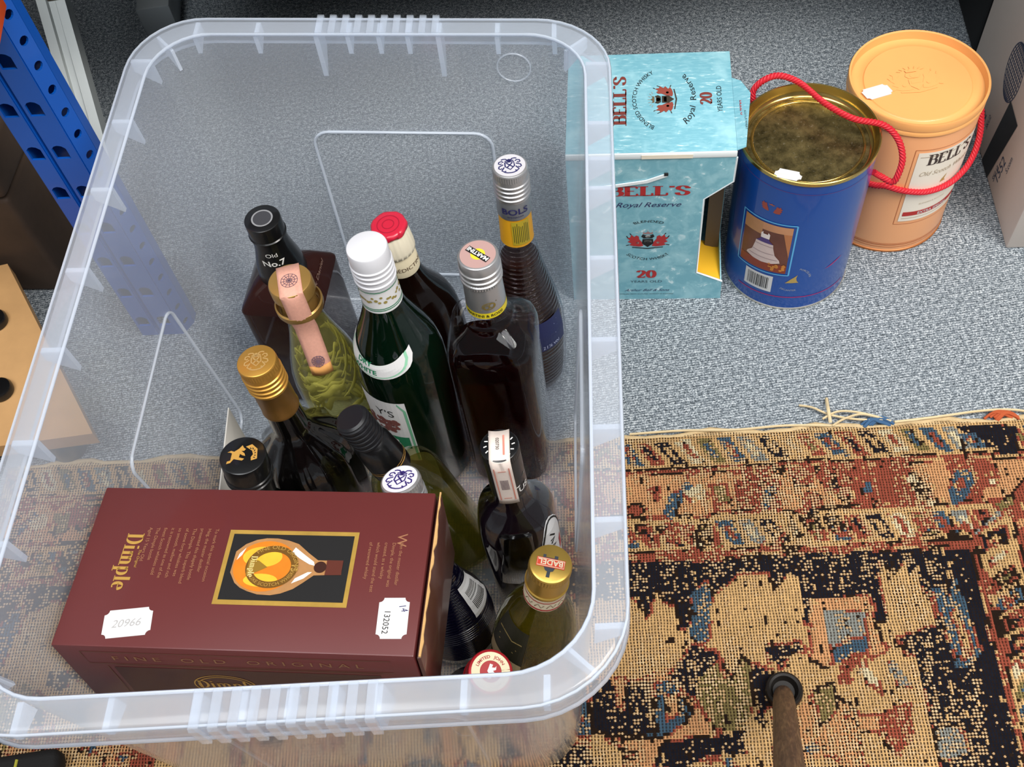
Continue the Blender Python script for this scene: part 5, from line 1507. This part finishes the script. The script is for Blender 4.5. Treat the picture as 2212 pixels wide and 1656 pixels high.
# ------------------------------------------------------------------ racking at the left
rack = thing('storage_rack', 'blue perforated steel racking with orange beam and galvanised brace', 'rack', (-.345, .728, 0))
bluesteel = pbr('blue_powder_coat', '#0b55b4', .35, coat=.3, var=.05, vscale=8)
def holed_plate(name, org, ex, ez, w, cells, z0, pitch, n_rows, parent, mat, shift=0.0, thick=.0022):
    """a steel plate with a hole punched in every cell; cells: list of (x0, x1, hole outline)"""
    V, Fc = [], []
    for r in range(n_rows):
        for x0, x1, hole, hx0, dz in cells:
            if hole is None:
                zb = z0 + r * pitch
                b0 = len(V)
                V += [(x0, zb), (x1, zb), (x1, zb + pitch), (x0, zb + pitch)]
                Fc.append((b0, b0 + 1, b0 + 2, b0 + 3))
                continue
            m = len(hole)
            cx, cz = (x0 + x1) / 2, z0 + (r + .5) * pitch
            hw, hh = (x1 - x0) / 2, pitch / 2
            b0 = len(V)
            for k in range(m):
                V.append((cx + hole[k][0], cz + hole[k][1]))
            per = []
            for k in range(m):
                a = math.atan2(hole[k][1] / hh, hole[k][0] / hw)
                c, s = math.cos(a), math.sin(a)
                q = 1 / max(abs(c), abs(s))
                per.append((cx + hw * c * q, cz + hh * s * q))
            V += per
            for k in range(m):
                j = (k + 1) % m
                p, q = per[k], per[j]
                if abs(p[0] - q[0]) > 1e-6 and abs(p[1] - q[1]) > 1e-6:      # the outline turns a corner of the cell here
                    V.append((cx + math.copysign(hw, p[0] + q[0] - 2 * cx), cz + math.copysign(hh, p[1] + q[1] - 2 * cz)))
                    Fc.append((b0 + k, b0 + m + k, len(V) - 1, b0 + m + j, b0 + j))
                else:
                    Fc.append((b0 + k, b0 + m + k, b0 + m + j, b0 + j))
    ex, ez, org = Vector(ex), Vector(ez), Vector(org)
    o = mk(name, [org + ex * x + ez * z for x, z in V], Fc, mat, parent)
    bm = bmesh.new()
    bm.from_mesh(o.data)
    bmesh.ops.remove_doubles(bm, verts=bm.verts, dist=.0002)
    bmesh.ops.recalc_face_normals(bm, faces=bm.faces)
    bm.to_mesh(o.data)
    bm.free()
    so = o.modifiers.new('steel', 'SOLIDIFY')
    so.thickness = thick
    so.offset = 0
    return o
def dhole(s):
    return [(x * s, y * s) for x, y in [(.0075, -.009), (.0075, 0), (.0075, .005), (.004, .0085), (0, .0095), (-.004, .0085), (-.0075, .005), (-.0075, 0), (-.0075, -.009), (0, -.009)][::-1]]
def rhole(r):
    return [(r * math.cos(PI * 2 * k / 12 + .26), r * math.sin(PI * 2 * k / 12 + .26)) for k in range(12)]
ORG = Vector((-.345, .728, 0))
F0, F1, F2 = Vector((-.383, .730, 0)) - ORG, Vector((-.3385, .7235, 0)) - ORG, Vector((-.3285, .7365, 0)) - ORG
exf = (F1 - F0).normalized()
exs = (F2 - F1).normalized()
nf = Vector((exf.y, -exf.x, 0))
UPZ = (0, 0, 1)
holed_plate('upright_plate', F0, exf, UPZ, .0175, [(0, .0175, dhole(.84), 0, 0)], 0, .05, 15, rack, bluesteel)
holed_plate('upright_plate', F0 + exf * .0225, exf, UPZ, .022, [(0, .0175, dhole(.84), 0, 0), (.0175, (F1 - F0).length - .0225, None, 0, 0)], 0, .05, 15, rack, bluesteel)
gq = [F0 + exf * .0175, F0 + exf * .0200 - nf * .004, F0 + exf * .0225]
gv = [p + Vector((0, 0, z)) for p in gq for z in (0, .75)]
so = mk('upright_groove', gv, [(0, 2, 3, 1), (2, 4, 5, 3)], bluesteel, rack).modifiers.new('steel', 'SOLIDIFY')
so.thickness = .002
so.offset = 0
holed_plate('upright_plate', F1, exs, UPZ, (F2 - F1).length, [(0, .003, None, 0, 0), (.003, .0145, rhole(.0042), 0, 0), (.0145, (F2 - F1).length, None, 0, 0)], 0, .025, 30, rack, bluesteel)
bk3 = [F0, F0 - nf * .022, F2 - nf * .011, F2]
so = mk('upright_back', [p + Vector((0, 0, z)) for p in bk3 for z in (0, .75)], [(0, 2, 3, 1), (2, 4, 5, 3), (4, 6, 7, 5)], bluesteel, rack).modifiers.new('steel', 'SOLIDIFY')
so.thickness = .002
so.offset = 0
galv = pbr('galvanised_steel', '#b9bebd', .5, .5, var=.12, vscale=9)
def channel(name, p0, p1, poly, mat, parent, side):
    p0, p1 = Vector(p0) - ORG, Vector(p1) - ORG
    d = (p1 - p0).normalized()
    x = Vector(side)
    x = (x - d * x.dot(d)).normalized()
    y = d.cross(x)
    L = (p1 - p0).length
    return prism(name, poly, L, mat, parent, lambda a, c, z: p0 + x * a + y * c + d * z)
cpoly = [(-.015, -.012), (-.006, -.012), (-.004, -.008), (.004, -.008), (.006, -.012), (.015, -.012), (.015, .012), (.012, .012), (.012, -.009), (-.012, -.009), (-.012, .012), (-.015, .012)]
channel('brace', (-.3945, .820, .039), (-.4546, 1.314, .40), [(-.015, -.010), (-.005, -.010), (-.0035, -.006), (.0035, -.006), (.005, -.010), (.015, -.010), (.015, .010), (-.015, .010)], galv, rack, (1, 0, 0))
orange = pbr('orange_powder_coat', '#e8551f', .4)
boxm('beam', -.60, .022, -.062, -.0125, .430, .53, orange, rack, .002)
deckm = pbr('grey_shelf_deck', '#4a463f', .7)  # decks and shelf beam stay out of view, sized to shade the back carpet
boxm('shelf_deck', -.90, -.13, .012, .67, .45, .47, deckm, rack)
boxm('shelf_deck', -.03, 1.75, .20, .66, .32, .34, deckm, rack)
boxm('shelf_beam', -.03, 1.75, .182, .20, .29, .35, deckm, rack, .002)
boxm('rear_post', -.055, -.012, .485, .60, 0, .045, pbr('dull_steel', '#9aa0a2', .5, .3), rack, .002)

# ------------------------------------------------------------------ things under the racking
leather = pbr('dusty_brown_leather', '#4a3a2e', .7, var=.55, vscale=14, bump=.25, bscale=90)
tr = thing('travel_trunk', 'dusty dark brown leather trunk on the carpet behind the blue upright', 'trunk', mat=Matrix.Translation((-.468, .806, 0)) @ Matrix.Rotation(math.radians(-11), 4, 'Z'))
boxm('trunk_body', -.55, 0, 0, .13, .0, .150, leather, tr, .006, 3)
boxm('trunk_lid', -.553, .003, -.003, .133, .153, .205, leather, tr, .008, 3)
boxm('trunk_strap', -.16, -.12, -.006, -.0035, .004, .200, pbr('black_leather_strap', '#241c17', .6), tr, .001)
ply = pbr('pale_plywood', '#c79a66', .6, var=.18, vscale=26, bump=.08, bscale=200)
dl = thing('wooden_dolly', 'pale plywood dolly board with black knobs at the left edge', 'dolly', (-.55, .68, 0))
bp_ = [(-.511, .806), (-.402, .575), (-.76, .585), (-.80, .78)]
prism('plywood_board', [(x + .55, y - .68) for x, y in bp_], .018, ply, dl, lambda x, y, z: (x, y, z), .042)
for x, y in ((-.497, .640), (-.513, .728), (-.62, .64), (-.64, .74)):
    kb = loft('knob', [(.0605, .010), (.061, .0125), (.066, .013), (.069, .0115), (.0695, .009)], BLACKP, dl, 28)
    kb.location = (x + .55, y - .68, 0)
for x, y in ((-.45, .60), (-.52, .75), (-.73, .61), (-.76, .75)):
    ft = loft('castor', [(.0, .016), (.004, .018), (.034, .018), (.042, .012)], BLACKP, dl, 24)
    ft.location = (x + .55, y - .68, 0)
bag = thing('black_bag', 'black bag with yellow-green piping under the front left of the bin rim', 'bag', (-.52, .20, 0))
boxm('bag_body', -.16, .097, -.10, .092, .0066, .03, pbr('black_fabric', '#0d0c0c', .8, bump=.3, bscale=700), bag, .008, 3)
tube('piping', [(.045, -.10, .0315), (.052, -.03, .0320), (.058, .04, .0318), (.063, .085, .0305)], .0013, pbr('yellow_green_piping', '#a8a23a', .5), bag, 6)
kc = thing('shade_block', 'black case standing in for the shade behind the white cardboard box', 'case', mat=Matrix.Translation((.597, .945, 0)) @ Matrix.Rotation(cb_ang, 4, 'Z'))  # black solid put where only shade falls behind the cardboard box
boxm('shade_block_body', 0, .26, 0, .28, 0, .28, pbr('shade_black', '#0b0a0b', .6), kc, .006)
boxm('shade_block_top', -.002, .262, -.002, .282, .283, .33, pbr('shade_black_top', '#0d0c0d', .6), kc, .006)

# ------------------------------------------------------------------ wooden leg on the rug
leg = thing('chair_leg', 'dark wooden leg with black ferrule slanting up from the rug', 'leg', (.1826, .2467, .0055))
def woodm():
    t = NT('dark_worn_wood')
    tc = t.n('TexCoord').outputs['Object']
    mp = t.n('Mapping', i0=tc)
    mp.inputs['Scale'].default_value = (1, 1, .12)
    a = t.noise(420, 4, .65, mp.outputs[0], .5)
    b_ = t.noise(40, 3, .5, mp.outputs[0])
    c = t.ramp(a, [(.3, hx('#2a1a12')), (.5, hx('#5d4330')), (.7, hx('#8a6a4a'))])
    c = t.mix(t.math('MULTIPLY', b_, .5), c, hx('#3a241a'))
    p = t.n('BsdfPrincipled', Roughness=.45)
    t.put(p.inputs['Base Color'], c)
    t.put(p.inputs['Normal'], t.bump(a, .25, .0006))
    return t.done(p)
d = (Vector((.1312, .1445, .22)) - Vector((.1826, .2467, 0))).normalized()
pw = loft('wooden_shaft', [(.006, .0072), (.02, .0082), (.05, .0088), (.25, .0096), (.48, .0102)], woodm(), leg, 28)
pw.rotation_euler = d.to_track_quat('Z', 'Y').to_euler()
fc = loft('ferrule', [(0, .0135), (.001, .0150), (.006, .0155), (.010, .0148), (.0115, .0130), (.0105, .0112), (.006, .0100), (.004, .009)], pbr('black_ferrule', '#191512', .45), leg, 36)
